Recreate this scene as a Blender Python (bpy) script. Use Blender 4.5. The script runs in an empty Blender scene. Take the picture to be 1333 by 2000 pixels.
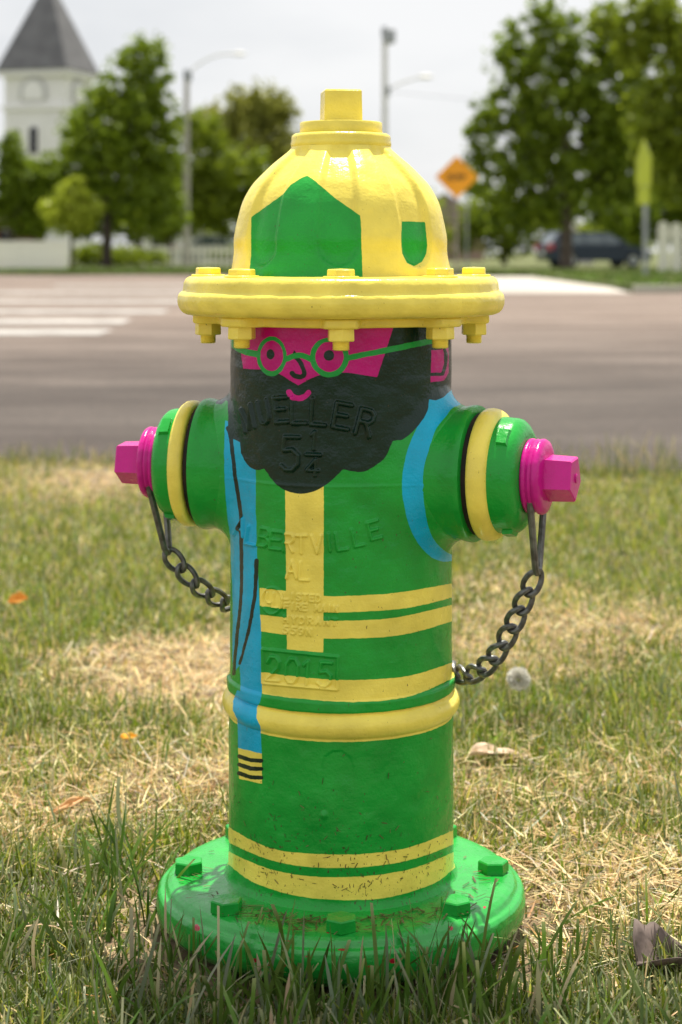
import bpy, bmesh, math, random
import numpy as np
from mathutils import Vector, Matrix

random.seed(7)
rng = np.random.default_rng(7)
PI = math.pi
scene = bpy.context.scene
COL = scene.collection

# ------------------------------------------------------------------ camera, world, sun
CAM_D, CAM_H, F_PX, CX, HY = 1.75, 0.645, 3500.0, 666.5, 490.0
cam_data = bpy.data.cameras.new("camera")
cam = bpy.data.objects.new("camera", cam_data)
COL.objects.link(cam)
cam.location = (0, -CAM_D, CAM_H)
cam.rotation_euler = (PI / 2, 0, 0)
cam_data.sensor_fit = 'VERTICAL'
cam_data.sensor_height = 36.0
cam_data.sensor_width = 24.0
cam_data.lens = 63.0
cam_data.shift_y = -0.255
cam_data.clip_start = 0.05
cam_data.clip_end = 3000
cam_data.dof.use_dof = True
cam_data.dof.focus_distance = 1.645
cam_data.dof.aperture_fstop = 7.1
scene.camera = cam

SUN_EL, SUN_AZ = math.radians(69), math.radians(9)
world = bpy.data.worlds.new("World")
scene.world = world
world.use_nodes = True
wn, wl = world.node_tree.nodes, world.node_tree.links
wn.clear()
w_out = wn.new("ShaderNodeOutputWorld")
w_bg = wn.new("ShaderNodeBackground")
w_bg.inputs[1].default_value = 0.1
sky = wn.new("ShaderNodeTexSky")
sky.sky_type = 'NISHITA'
sky.sun_disc = False
sky.sun_elevation = SUN_EL
sky.sun_rotation = SUN_AZ
tc = wn.new("ShaderNodeTexCoord")
mp = wn.new("ShaderNodeMapping")
mp.inputs['Scale'].default_value = (2.0, 2.0, 7.0)
nz = wn.new("ShaderNodeTexNoise")
nz.inputs['Scale'].default_value = 2.2
nz.inputs['Detail'].default_value = 6
rp = wn.new("ShaderNodeValToRGB")
rp.color_ramp.elements[0].position = 0.3
rp.color_ramp.elements[0].color = (5.45, 5.55, 5.7, 1)
rp.color_ramp.elements[1].position = 0.62
rp.color_ramp.elements[1].color = (6.8, 6.78, 6.78, 1)
mx = wn.new("ShaderNodeMixRGB")
mx.inputs[0].default_value = 0.94
wl.new(tc.outputs['Generated'], mp.inputs[0])
wl.new(mp.outputs[0], nz.inputs['Vector'])
wl.new(nz.outputs['Fac'], rp.inputs[0])
wl.new(sky.outputs[0], mx.inputs[1])
wl.new(rp.outputs[0], mx.inputs[2])
wl.new(mx.outputs[0], w_bg.inputs[0])
wl.new(w_bg.outputs[0], w_out.inputs[0])

sun_data = bpy.data.lights.new("sun", 'SUN')
sun_data.energy = 5.0
sun_data.angle = math.radians(0.8)
sun_data.color = (1.0, 0.93, 0.81)
sun = bpy.data.objects.new("sun", sun_data)
COL.objects.link(sun)
sl = Vector((math.cos(SUN_EL) * math.sin(SUN_AZ), math.cos(SUN_EL) * math.cos(SUN_AZ), math.sin(SUN_EL)))
sun.rotation_euler = (-sl).to_track_quat('-Z', 'Y').to_euler()
sun.location = (0, 0, 30)

vs = scene.view_settings
vs.view_transform = 'Standard'
vs.look = 'None'
vs.exposure = 0.5
vs.gamma = 1.0
vs.use_curve_mapping = False


# ------------------------------------------------------------------ helpers
def pt(px, py, Z):
    """photo pixel at depth Z -> world point"""
    return Vector(((px - CX) * Z / F_PX, Z - CAM_D, CAM_H - (py - HY) * Z / F_PX))


def gx(px, Z):
    return (px - CX) * Z / F_PX


def gz(py, Z):
    return CAM_H - (py - HY) * Z / F_PX


def link_nodes(m):
    m.use_nodes = True
    nt = m.node_tree
    return nt, nt.nodes, nt.links, nt.nodes["Principled BSDF"]


MATS = {}


def mat(name, col, rough=0.6, col2=None, scale=8.0, bump=0.0, bscale=60.0, metal=0.0, spec=0.5, detail=4, lo=.35, hi=.65, coat=0.0):
    if name in MATS:
        return MATS[name]
    m = bpy.data.materials.new(name)
    nt, N, L, b = link_nodes(m)
    b.inputs['Roughness'].default_value = rough
    b.inputs['Metallic'].default_value = metal
    b.inputs['Specular IOR Level'].default_value = spec
    b.inputs['Coat Weight'].default_value = coat
    b.inputs['Coat Roughness'].default_value = .12
    b.inputs['Base Color'].default_value = (*col, 1)
    co = N.new("ShaderNodeTexCoord")
    if col2 is not None:
        n = N.new("ShaderNodeTexNoise")
        n.inputs['Scale'].default_value = scale
        n.inputs['Detail'].default_value = detail
        r = N.new("ShaderNodeValToRGB")
        r.color_ramp.elements[0].position = lo
        r.color_ramp.elements[0].color = (*col, 1)
        r.color_ramp.elements[1].position = hi
        r.color_ramp.elements[1].color = (*col2, 1)
        L.new(co.outputs['Object'], n.inputs['Vector'])
        L.new(n.outputs['Fac'], r.inputs[0])
        L.new(r.outputs[0], b.inputs['Base Color'])
    if bump > 0:
        n2 = N.new("ShaderNodeTexNoise")
        n2.inputs['Scale'].default_value = bscale
        n2.inputs['Detail'].default_value = 4
        bp = N.new("ShaderNodeBump")
        bp.inputs['Strength'].default_value = 1.0
        bp.inputs['Distance'].default_value = bump
        L.new(co.outputs['Object'], n2.inputs['Vector'])
        L.new(n2.outputs['Fac'], bp.inputs['Height'])
        L.new(bp.outputs[0], b.inputs['Normal'])
    MATS[name] = m
    return m


class MB:
    """collects shapes into one mesh"""

    def __init__(self):
        self.v, self.f = [], []

    def add(self, verts, faces):
        o = len(self.v)
        self.v.extend([tuple(p) for p in verts])
        self.f.extend([tuple(i + o for i in fc) for fc in faces])
        return self

    def box(self, c, s, rz=0.0, M=None):
        x, y, z = s[0] / 2, s[1] / 2, s[2] / 2
        vs_ = [Vector((a * x, b * y, d * z)) for d in (-1, 1) for b in (-1, 1) for a in (-1, 1)]
        R = M if M is not None else Matrix.Rotation(rz, 3, 'Z')
        vs_ = [R @ p + Vector(c) for p in vs_]
        return self.add(vs_, [(0, 2, 3, 1), (4, 5, 7, 6), (0, 1, 5, 4), (2, 6, 7, 3), (0, 4, 6, 2), (1, 3, 7, 5)])

    def prism(self, n, r0, r1, z0, z1, rot=0.0, bev=0.0, M=None, c=(0, 0, 0), dome=0.0):
        """n-sided prism along z with small chamfers"""
        prof = [(r0 - bev, z0), (r0, z0 + bev), (r1, z1 - bev), (r1 - bev * 1.2, z1)] if bev else [(r0, z0), (r1, z1)]
        vv, ff = [], []
        for r, z in prof:
            for k in range(n):
                a = rot + 2 * PI * k / n
                vv.append(Vector((r * math.cos(a), r * math.sin(a), z)))
        for i in range(len(prof) - 1):
            for k in range(n):
                a, b = i * n + k, i * n + (k + 1) % n
                ff.append((a, b, b + n, a + n))
        ff.append(tuple(range(n - 1, -1, -1)))
        t = (len(prof) - 1) * n
        if dome:
            vv.append(Vector((0, 0, z1 + dome)))
            for k in range(n):
                ff.append((t + k, t + (k + 1) % n, len(vv) - 1))
        else:
            ff.append(tuple(range(t, t + n)))
        R = M if M is not None else Matrix.Identity(3)
        return self.add([R @ p + Vector(c) for p in vv], ff)

    def lathe(self, prof, n=64, M=None, c=(0, 0, 0), cap=(False, False)):
        vv, ff = [], []
        for r, z in prof:
            for k in range(n):
                a = 2 * PI * k / n
                vv.append(Vector((r * math.cos(a), r * math.sin(a), z)))
        for i in range(len(prof) - 1):
            for k in range(n):
                a, b = i * n + k, i * n + (k + 1) % n
                ff.append((a, b, b + n, a + n))
        if cap[0]:
            ff.append(tuple(range(n - 1, -1, -1)))
        if cap[1]:
            t = (len(prof) - 1) * n
            ff.append(tuple(range(t, t + n)))
        R = M if M is not None else Matrix.Identity(3)
        return self.add([R @ p + Vector(c) for p in vv], ff)

    def tube(self, pts, r, n=8, closed=False, r_end=None):
        P = [Vector(p) for p in pts]
        m = len(P)
        vv, ff = [], []
        up = None
        for i in range(m):
            if closed:
                t = (P[(i + 1) % m] - P[i - 1]).normalized()
            else:
                t = (P[min(i + 1, m - 1)] - P[max(i - 1, 0)]).normalized()
            if up is None:
                ref = Vector((0, 0, 1)) if abs(t.z) < .9 else Vector((1, 0, 0))
                up = t.cross(ref).normalized()
            up = (up - t * up.dot(t)).normalized()
            w = t.cross(up)
            rr = r if r_end is None else r + (r_end - r) * i / (m - 1)
            for k in range(n):
                a = 2 * PI * k / n
                vv.append(P[i] + (up * math.cos(a) + w * math.sin(a)) * rr)
        last = m if closed else m - 1
        for i in range(last):
            for k in range(n):
                a, b = i * n + k, i * n + (k + 1) % n
                c, d = ((i + 1) % m) * n + k, ((i + 1) % m) * n + (k + 1) % n
                ff.append((a, b, d, c))
        if not closed:
            ff.append(tuple(range(n - 1, -1, -1)))
            ff.append(tuple(range((m - 1) * n, m * n)))
        return self.add(vv, ff)

    def extrude(self, outline, y0, y1, M=None, c=(0, 0, 0)):
        """outline in (x,z), extruded along y"""
        n = len(outline)
        vv = [Vector((x, y0, z)) for x, z in outline] + [Vector((x, y1, z)) for x, z in outline]
        ff = [(i, (i + 1) % n, (i + 1) % n + n, i + n) for i in range(n)]
        ff += [tuple(range(n - 1, -1, -1)), tuple(range(n, 2 * n))]
        R = M if M is not None else Matrix.Identity(3)
        return self.add([R @ p + Vector(c) for p in vv], ff)

    def build(self, name, material, parent=None, smooth=False, loc=(0, 0, 0), angle=None):
        me = bpy.data.meshes.new(name)
        me.from_pydata(self.v, [], self.f)
        me.validate()
        return finish(name, me, material, parent, smooth, loc, angle)


def finish(name, me, material, parent=None, smooth=False, loc=(0, 0, 0), angle=None):
    o = bpy.data.objects.new(name, me)
    COL.objects.link(o)
    me.materials.append(material)
    bm = bmesh.new()
    bm.from_mesh(me)
    bmesh.ops.recalc_face_normals(bm, faces=bm.faces)
    if smooth:
        lim = math.radians(angle if angle else 40)
        for f in bm.faces:
            f.smooth = True
        for e in bm.edges:
            if len(e.link_faces) == 2 and e.calc_face_angle(0) > lim:
                e.smooth = False
    bm.to_mesh(me)
    bm.free()
    o.location = loc
    if parent:
        o.parent = parent
    return o


def np_mesh(name, V, quads=None, tris=None):
    me = bpy.data.meshes.new(name)
    parts, starts, n = [], [], 0
    if quads is not None and len(quads):
        parts.append(quads.reshape(-1))
        starts.append(np.arange(len(quads)) * 4)
        n = len(quads) * 4
    if tris is not None and len(tris):
        parts.append(tris.reshape(-1))
        starts.append(n + np.arange(len(tris)) * 3)
    li = np.concatenate(parts).astype(np.int32)
    ls = np.concatenate(starts).astype(np.int32)
    me.vertices.add(len(V))
    me.vertices.foreach_set("co", V.astype(np.float32).reshape(-1))
    me.loops.add(len(li))
    me.loops.foreach_set("vertex_index", li)
    me.polygons.add(len(ls))
    me.polygons.foreach_set("loop_start", ls)
    me.update(calc_edges=True)
    return me


def set_col(me, name, C):
    a = me.attributes.new(name, 'FLOAT_COLOR', 'POINT')
    C4 = np.ones((len(C), 4), np.float32)
    C4[:, :3] = C
    a.data.foreach_set("color", C4.reshape(-1))


def set_float(me, name, F):
    a = me.attributes.new(name, 'FLOAT', 'POINT')
    a.data.foreach_set("value", F.astype(np.float32))


def obj(name, me, material, parent=None, loc=(0, 0, 0), smooth=False):
    o = bpy.data.objects.new(name, me)
    COL.objects.link(o)
    me.materials.append(material)
    if smooth:
        me.polygons.foreach_set("use_smooth", np.ones(len(me.polygons), bool))
    o.location = loc
    if parent:
        o.parent = parent
    return o


def tag(o, label, cat, group=None):
    o['label'] = label
    o['category'] = cat
    if group:
        o['group'] = group
    return o


def thing(name, label, cat, loc=(0, 0, 0), rz=0.0, group=None):
    o = bpy.data.objects.new(name, None)
    COL.objects.link(o)
    o.empty_display_size = .1
    o.location = loc
    o.rotation_euler = (0, 0, rz)
    return tag(o, label, cat, group)


def kind(o, k):
    o['kind'] = k
    return o


def dup(o, parent=None):
    c = o.copy()
    COL.objects.link(c)
    if parent:
        c.parent = parent
    for ch in list(o.children):
        dup(ch, c)
    return c


def vnoise(x, y, seed=0):
    """smooth value noise on arrays"""
    r = np.random.default_rng(seed)
    T = r.random((64, 64))
    xi, yi = np.floor(x).astype(int), np.floor(y).astype(int)
    fx, fy = x - xi, y - yi
    fx, fy = fx * fx * (3 - 2 * fx), fy * fy * (3 - 2 * fy)
    g = lambda a, b: T[a % 64, b % 64]
    return (g(xi, yi) * (1 - fx) * (1 - fy) + g(xi + 1, yi) * fx * (1 - fy)
            + g(xi, yi + 1) * (1 - fx) * fy + g(xi + 1, yi + 1) * fx * fy)


def sstep(a, b, x):
    t = np.clip((x - a) / (b - a), 0, 1)
    return t * t * (3 - 2 * t)


# ------------------------------------------------------------------ paint
GREEN, YELLOW, BLUE = (.012, .345, .040), (.94, .78, .13), (.002, .43, .70)
DARK, PINK = (.005, .025, .017), (.57, .003, .22)


def paint_material(name, base, layers=(), dirt=False, chips=False, spec=.34, r0=.16, r1=.34):
    m = bpy.data.materials.new(name)
    nt, N, L, b = link_nodes(m)
    co = N.new("ShaderNodeTexCoord")
    # slow brush and weather variation in the coat
    n1 = N.new("ShaderNodeTexNoise")
    n1.inputs['Scale'].default_value = 26
    n1.inputs['Detail'].default_value = 5
    L.new(co.outputs['Object'], n1.inputs['Vector'])
    ed = N.new("ShaderNodeTexNoise")
    ed.inputs['Scale'].default_value = 160
    ed.inputs['Detail'].default_value = 2
    L.new(co.outputs['Object'], ed.inputs['Vector'])
    edm = N.new("ShaderNodeMath")
    edm.operation = 'MULTIPLY_ADD'
    edm.inputs[1].default_value = 2.4
    edm.inputs[2].default_value = -1.2
    L.new(ed.outputs['Fac'], edm.inputs[0])
    cur = N.new("ShaderNodeRGB")
    cur.outputs[0].default_value = (*base, 1)
    out = cur.outputs[0]
    for attr, c in layers:
        at = N.new("ShaderNodeAttribute")
        at.attribute_name = attr
        ad = N.new("ShaderNodeMath")
        ad.operation = 'ADD'
        L.new(at.outputs['Fac'], ad.inputs[0])
        L.new(edm.outputs[0], ad.inputs[1])
        mr = N.new("ShaderNodeMapRange")
        mr.inputs[1].default_value = -.5
        mr.inputs[2].default_value = .5
        L.new(ad.outputs[0], mr.inputs[0])
        mi = N.new("ShaderNodeMixRGB")
        L.new(mr.outputs[0], mi.inputs[0])
        L.new(out, mi.inputs[1])
        mi.inputs[2].default_value = (*c, 1)
        out = mi.outputs[0]
    hs = N.new("ShaderNodeHueSaturation")
    mv = N.new("ShaderNodeMapRange")
    mv.inputs[1].default_value, mv.inputs[2].default_value = .3, .7
    mv.inputs[3].default_value, mv.inputs[4].default_value = .83, 1.12
    L.new(n1.outputs['Fac'], mv.inputs[0])
    L.new(mv.outputs[0], hs.inputs['Value'])
    L.new(out, hs.inputs['Color'])
    out = hs.outputs[0]
    # fine dark scuffs and specks
    mpn = N.new("ShaderNodeMapping")
    mpn.inputs['Scale'].default_value = (1, 1, .45)
    L.new(co.outputs['Object'], mpn.inputs[0])
    sp = N.new("ShaderNodeTexNoise")
    sp.inputs['Scale'].default_value = 480
    sp.inputs['Detail'].default_value = 3
    L.new(mpn.outputs[0], sp.inputs['Vector'])
    big = N.new("ShaderNodeTexNoise")
    big.inputs['Scale'].default_value = 14
    L.new(co.outputs['Object'], big.inputs['Vector'])
    s1 = N.new("ShaderNodeMapRange")
    s1.inputs[1].default_value, s1.inputs[2].default_value = .735, .77
    s2 = N.new("ShaderNodeMath")
    s2.operation = 'MULTIPLY_ADD'
    s2.inputs[1].default_value = .16 if not dirt else .18
    s2.inputs[2].default_value = -.07
    L.new(big.outputs['Fac'], s2.inputs[0])
    s3 = N.new("ShaderNodeMath")
    s3.operation = 'ADD'
    L.new(sp.outputs['Fac'], s3.inputs[0])
    L.new(s2.outputs[0], s3.inputs[1])
    if dirt:
        da = N.new("ShaderNodeAttribute")
        da.attribute_name = "dirt"
        s4 = N.new("ShaderNodeMath")
        s4.operation = 'MULTIPLY_ADD'
        s4.inputs[1].default_value = .085
        L.new(da.outputs['Fac'], s4.inputs[0])
        L.new(s3.outputs[0], s4.inputs[2])
        L.new(s4.outputs[0], s1.inputs[0])
    else:
        L.new(s3.outputs[0], s1.inputs[0])
    md = N.new("ShaderNodeMixRGB")
    md.inputs[2].default_value = (.07, .05, .025, 1)
    sc = N.new("ShaderNodeMath")
    sc.operation = 'MULTIPLY'
    sc.inputs[1].default_value = .8
    L.new(s1.outputs[0], sc.inputs[0])
    L.new(sc.outputs[0], md.inputs[0])
    L.new(out, md.inputs[1])
    out = md.outputs[0]
    if chips:
        at = N.new("ShaderNodeAttribute")
        at.attribute_name = "chip"
        ad = N.new("ShaderNodeMath")
        ad.operation = 'MULTIPLY_ADD'
        ad.inputs[1].default_value = 1.6
        L.new(edm.outputs[0], ad.inputs[0])
        L.new(at.outputs['Fac'], ad.inputs[2])
        mr = N.new("ShaderNodeMapRange")
        mr.inputs[1].default_value, mr.inputs[2].default_value = -.2, .3
        L.new(ad.outputs[0], mr.inputs[0])
        mi = N.new("ShaderNodeMixRGB")
        mi.inputs[2].default_value = (.38, .01, .025, 1)
        L.new(mr.outputs[0], mi.inputs[0])
        L.new(out, mi.inputs[1])
        out = mi.outputs[0]
    L.new(out, b.inputs['Base Color'])
    b.inputs['Roughness'].default_value = .38
    b.inputs['Specular IOR Level'].default_value = spec
    rr = N.new("ShaderNodeMapRange")
    rr.inputs[3].default_value, rr.inputs[4].default_value = r0, r1
    L.new(n1.outputs['Fac'], rr.inputs[0])
    L.new(rr.outputs[0], b.inputs['Roughness'])
    # thick coat over rough casting
    bn = N.new("ShaderNodeTexNoise")
    bn.inputs['Scale'].default_value = 95
    bn.inputs['Detail'].default_value = 5
    L.new(co.outputs['Object'], bn.inputs['Vector'])
    bn2 = N.new("ShaderNodeTexNoise")
    bn2.inputs['Scale'].default_value = 420
    L.new(co.outputs['Object'], bn2.inputs['Vector'])
    b1 = N.new("ShaderNodeBump")
    b1.inputs['Distance'].default_value = .0013
    b1.inputs['Strength'].default_value = .75
    L.new(bn.outputs['Fac'], b1.inputs['Height'])
    b2 = N.new("ShaderNodeBump")
    b2.inputs['Distance'].default_value = .00025
    b2.inputs['Strength'].default_value = .8
    L.new(bn2.outputs['Fac'], b2.inputs['Height'])
    mpb = N.new("ShaderNodeMapping")
    mpb.inputs['Scale'].default_value = (1, 1, 9)
    L.new(co.outputs['Object'], mpb.inputs[0])
    bn3 = N.new("ShaderNodeTexNoise")
    bn3.inputs['Scale'].default_value = 34
    bn3.inputs['Detail'].default_value = 4
    L.new(mpb.outputs[0], bn3.inputs['Vector'])
    b3 = N.new("ShaderNodeBump")
    b3.inputs['Distance'].default_value = .0003
    b3.inputs['Strength'].default_value = .6
    L.new(bn3.outputs['Fac'], b3.inputs['Height'])
    L.new(b1.outputs[0], b3.inputs['Normal'])
    L.new(b3.outputs[0], b2.inputs['Normal'])
    L.new(b2.outputs[0], b.inputs['Normal'])
    return m


BODY_LAYERS = (("paint_yellow", YELLOW), ("paint_blue", BLUE), ("paint_beard", DARK), ("paint_pink", PINK),
               ("paint_line", DARK), ("paint_frame", (.012, .36, .06)))
M_BODY = paint_material("painted_barrel", GREEN, BODY_LAYERS, dirt=True)
M_DOME = paint_material("painted_bonnet", YELLOW, (("paint_green", GREEN),))
M_GREEN = paint_material("green_paint", GREEN)
M_BASE = paint_material("green_base_paint", GREEN, dirt=True, chips=True, spec=.75, r0=.16, r1=.36)
M_YELLOW = paint_material("yellow_paint", YELLOW)
M_PINK = paint_material("pink_paint", (.62, .010, .27))
M_GAP = mat("dark_thread", (.008, .006, .005), .8, (.025, .011, .008), 60)  # near-black neck in the gap between nozzle lip and cap ring

# ------------------------------------------------------------------ hydrant
hyd = thing("fire_hydrant", "fire hydrant painted as a bearded man in glasses and yellow helmet, on the lawn", "fire hydrant")

NZ = .434
A_R, A_L = -math.radians(22), PI - math.radians(12)     # nozzle directions about z
DIR_R = np.array([math.cos(A_R), math.sin(A_R), 0])
DIR_L = np.array([math.cos(A_L), math.sin(A_L), 0])


def seg_dist(x, y, a, b):
    ax, ay = a
    dx, dy = b[0] - ax, b[1] - ay
    q = dx * dx + dy * dy
    t = np.clip(((x - ax) * dx + (y - ay) * dy) / (q if q > 0 else 1), 0, 1)
    return np.hypot(x - ax - t * dx, y - ay - t * dy), t


class Shapes:
    """signed distances (in photo pixels) of painted shapes traced on the surface"""

    def __init__(self, x, y, ok):
        self.x, self.y, self.ok = x, y, ok
        self.S = np.full(len(x), -12.0)

    def sub(self, pts, pad):
        P = np.array(pts)
        return np.where(self.ok & (self.x > P[:, 0].min() - pad) & (self.x < P[:, 0].max() + pad)
                        & (self.y > P[:, 1].min() - pad) & (self.y < P[:, 1].max() + pad))[0]

    def poly(self, pts, cut=False):
        i = self.sub(pts, 13)
        x, y = self.x[i], self.y[i]
        d = np.full(len(i), 1e9)
        ins = np.zeros(len(i), bool)
        n = len(pts)
        for k in range(n):
            a, b = pts[k], pts[(k + 1) % n]
            d = np.minimum(d, seg_dist(x, y, a, b)[0])
            if a[1] != b[1]:
                c = (a[1] > y) != (b[1] > y)
                ins ^= c & (x < (b[0] - a[0]) * (y - a[1]) / (b[1] - a[1]) + a[0])
        s = np.clip(np.where(ins, d, -d), -12, 12)
        self.S[i] = np.minimum(self.S[i], -s) if cut else np.maximum(self.S[i], s)
        return self

    def stroke(self, pts, w, w2=None):
        i = self.sub(pts, 13 + w)
        x, y = self.x[i], self.y[i]
        s = np.full(len(i), -12.0)
        n = len(pts) - 1
        for k in range(n):
            d, t = seg_dist(x, y, pts[k], pts[k + 1])
            ww = w if w2 is None else w + (w2 - w) * (k + t) / n
            s = np.maximum(s, ww - d)
        self.S[i] = np.maximum(self.S[i], np.clip(s, -12, 12))
        return self

    def ellipse(self, cx, cy, rx, ry, cut=False):
        return self.poly([(cx + rx * math.cos(a), cy + ry * math.sin(a)) for a in np.linspace(0, 2 * PI, 41)[:-1]], cut)


def smooth_curve(pts, n=8):
    P = [np.array(p, float) for p in pts]
    P = [2 * P[0] - P[1]] + P + [2 * P[-1] - P[-2]]
    out = []
    for i in range(1, len(P) - 2):
        for t in np.linspace(0, 1, n, endpoint=False):
            a, b, c, d = P[i - 1], P[i], P[i + 1], P[i + 2]
            out.append(tuple(.5 * (2 * b + (c - a) * t + (2 * a - 5 * b + 4 * c - d) * t * t + (3 * b - a - 3 * c + d) * t ** 3)))
    out.append(tuple(P[-2]))
    return out


FONT = {
    'A': [[(0, 0), (.5, 1), (1, 0)], [(.2, .38), (.8, .38)]],
    'B': [[(0, 0), (0, 1), (.7, 1), (.95, .87), (.95, .65), (.7, .52), (0, .52)], [(.7, .52), (1, .38), (1, .14), (.7, 0), (0, 0)]],
    'D': [[(0, 0), (0, 1), (.6, 1), (.95, .75), (.95, .25), (.6, 0), (0, 0)]],
    'E': [[(1, 1), (0, 1), (0, 0), (1, 0)], [(0, .52), (.8, .52)]],
    'F': [[(1, 1), (0, 1), (0, 0)], [(0, .52), (.8, .52)]],
    'H': [[(0, 0), (0, 1)], [(1, 0), (1, 1)], [(0, .5), (1, .5)]],
    'I': [[(.5, 0), (.5, 1)]],
    'L': [[(0, 1), (0, 0), (1, 0)]],
    'M': [[(0, 0), (.08, 1), (.5, .2), (.92, 1), (1, 0)]],
    'N': [[(0, 0), (0, 1), (1, 0), (1, 1)]],
    'R': [[(0, 0), (0, 1), (.7, 1), (.95, .85), (.95, .65), (.7, .5), (0, .5)], [(.5, .5), (1, 0)]],
    'S': [[(.95, .85), (.7, 1), (.3, 1), (.05, .85), (.05, .65), (.3, .52), (.7, .48), (.95, .35), (.95, .15), (.7, 0), (.3, 0), (.05, .15)]],
    'T': [[(0, 1), (1, 1)], [(.5, 1), (.5, 0)]],
    'U': [[(0, 1), (0, .25), (.25, 0), (.75, 0), (1, .25), (1, 1)]],
    'V': [[(0, 1), (.5, 0), (1, 1)]],
    'Y': [[(0, 1), (.5, .5), (1, 1)], [(.5, .5), (.5, 0)]],
    'P': [[(0, 0), (0, 1), (.7, 1), (.95, .85), (.95, .62), (.7, .48), (0, .48)]],
    '0': [[(.3, 0), (.05, .25), (.05, .75), (.3, 1), (.7, 1), (.95, .75), (.95, .25), (.7, 0), (.3, 0)]],
    '1': [[(.25, .82), (.55, 1), (.55, 0)]],
    '2': [[(.05, .75), (.25, 1), (.7, 1), (.95, .8), (.9, .55), (.05, 0), (1, 0)]],
    '4': [[(.75, 0), (.75, 1), (0, .3), (1, .3)]],
    '5': [[(.95, 1), (.15, 1), (.1, .58), (.6, .62), (.95, .45), (.95, .18), (.65, 0), (.25, 0), (0, .12)]],
    '9': [[(.95, .6), (.7, .45), (.3, .45), (.05, .65), (.05, .85), (.3, 1), (.7, 1), (.95, .85), (.95, .3), (.6, 0), (.2, .02)]],
}


def letter(S, ch, cx, cy, w, h, rot, half):
    r = math.radians(rot)
    for line in FONT[ch]:
        P = []
        for u, v in line:
            a, b = (u - .5) * w, -(v - .5) * h
            P.append((cx + a * math.cos(r) - b * math.sin(r), cy + a * math.sin(r) + b * math.cos(r)))
        S.stroke(P, half)


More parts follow.
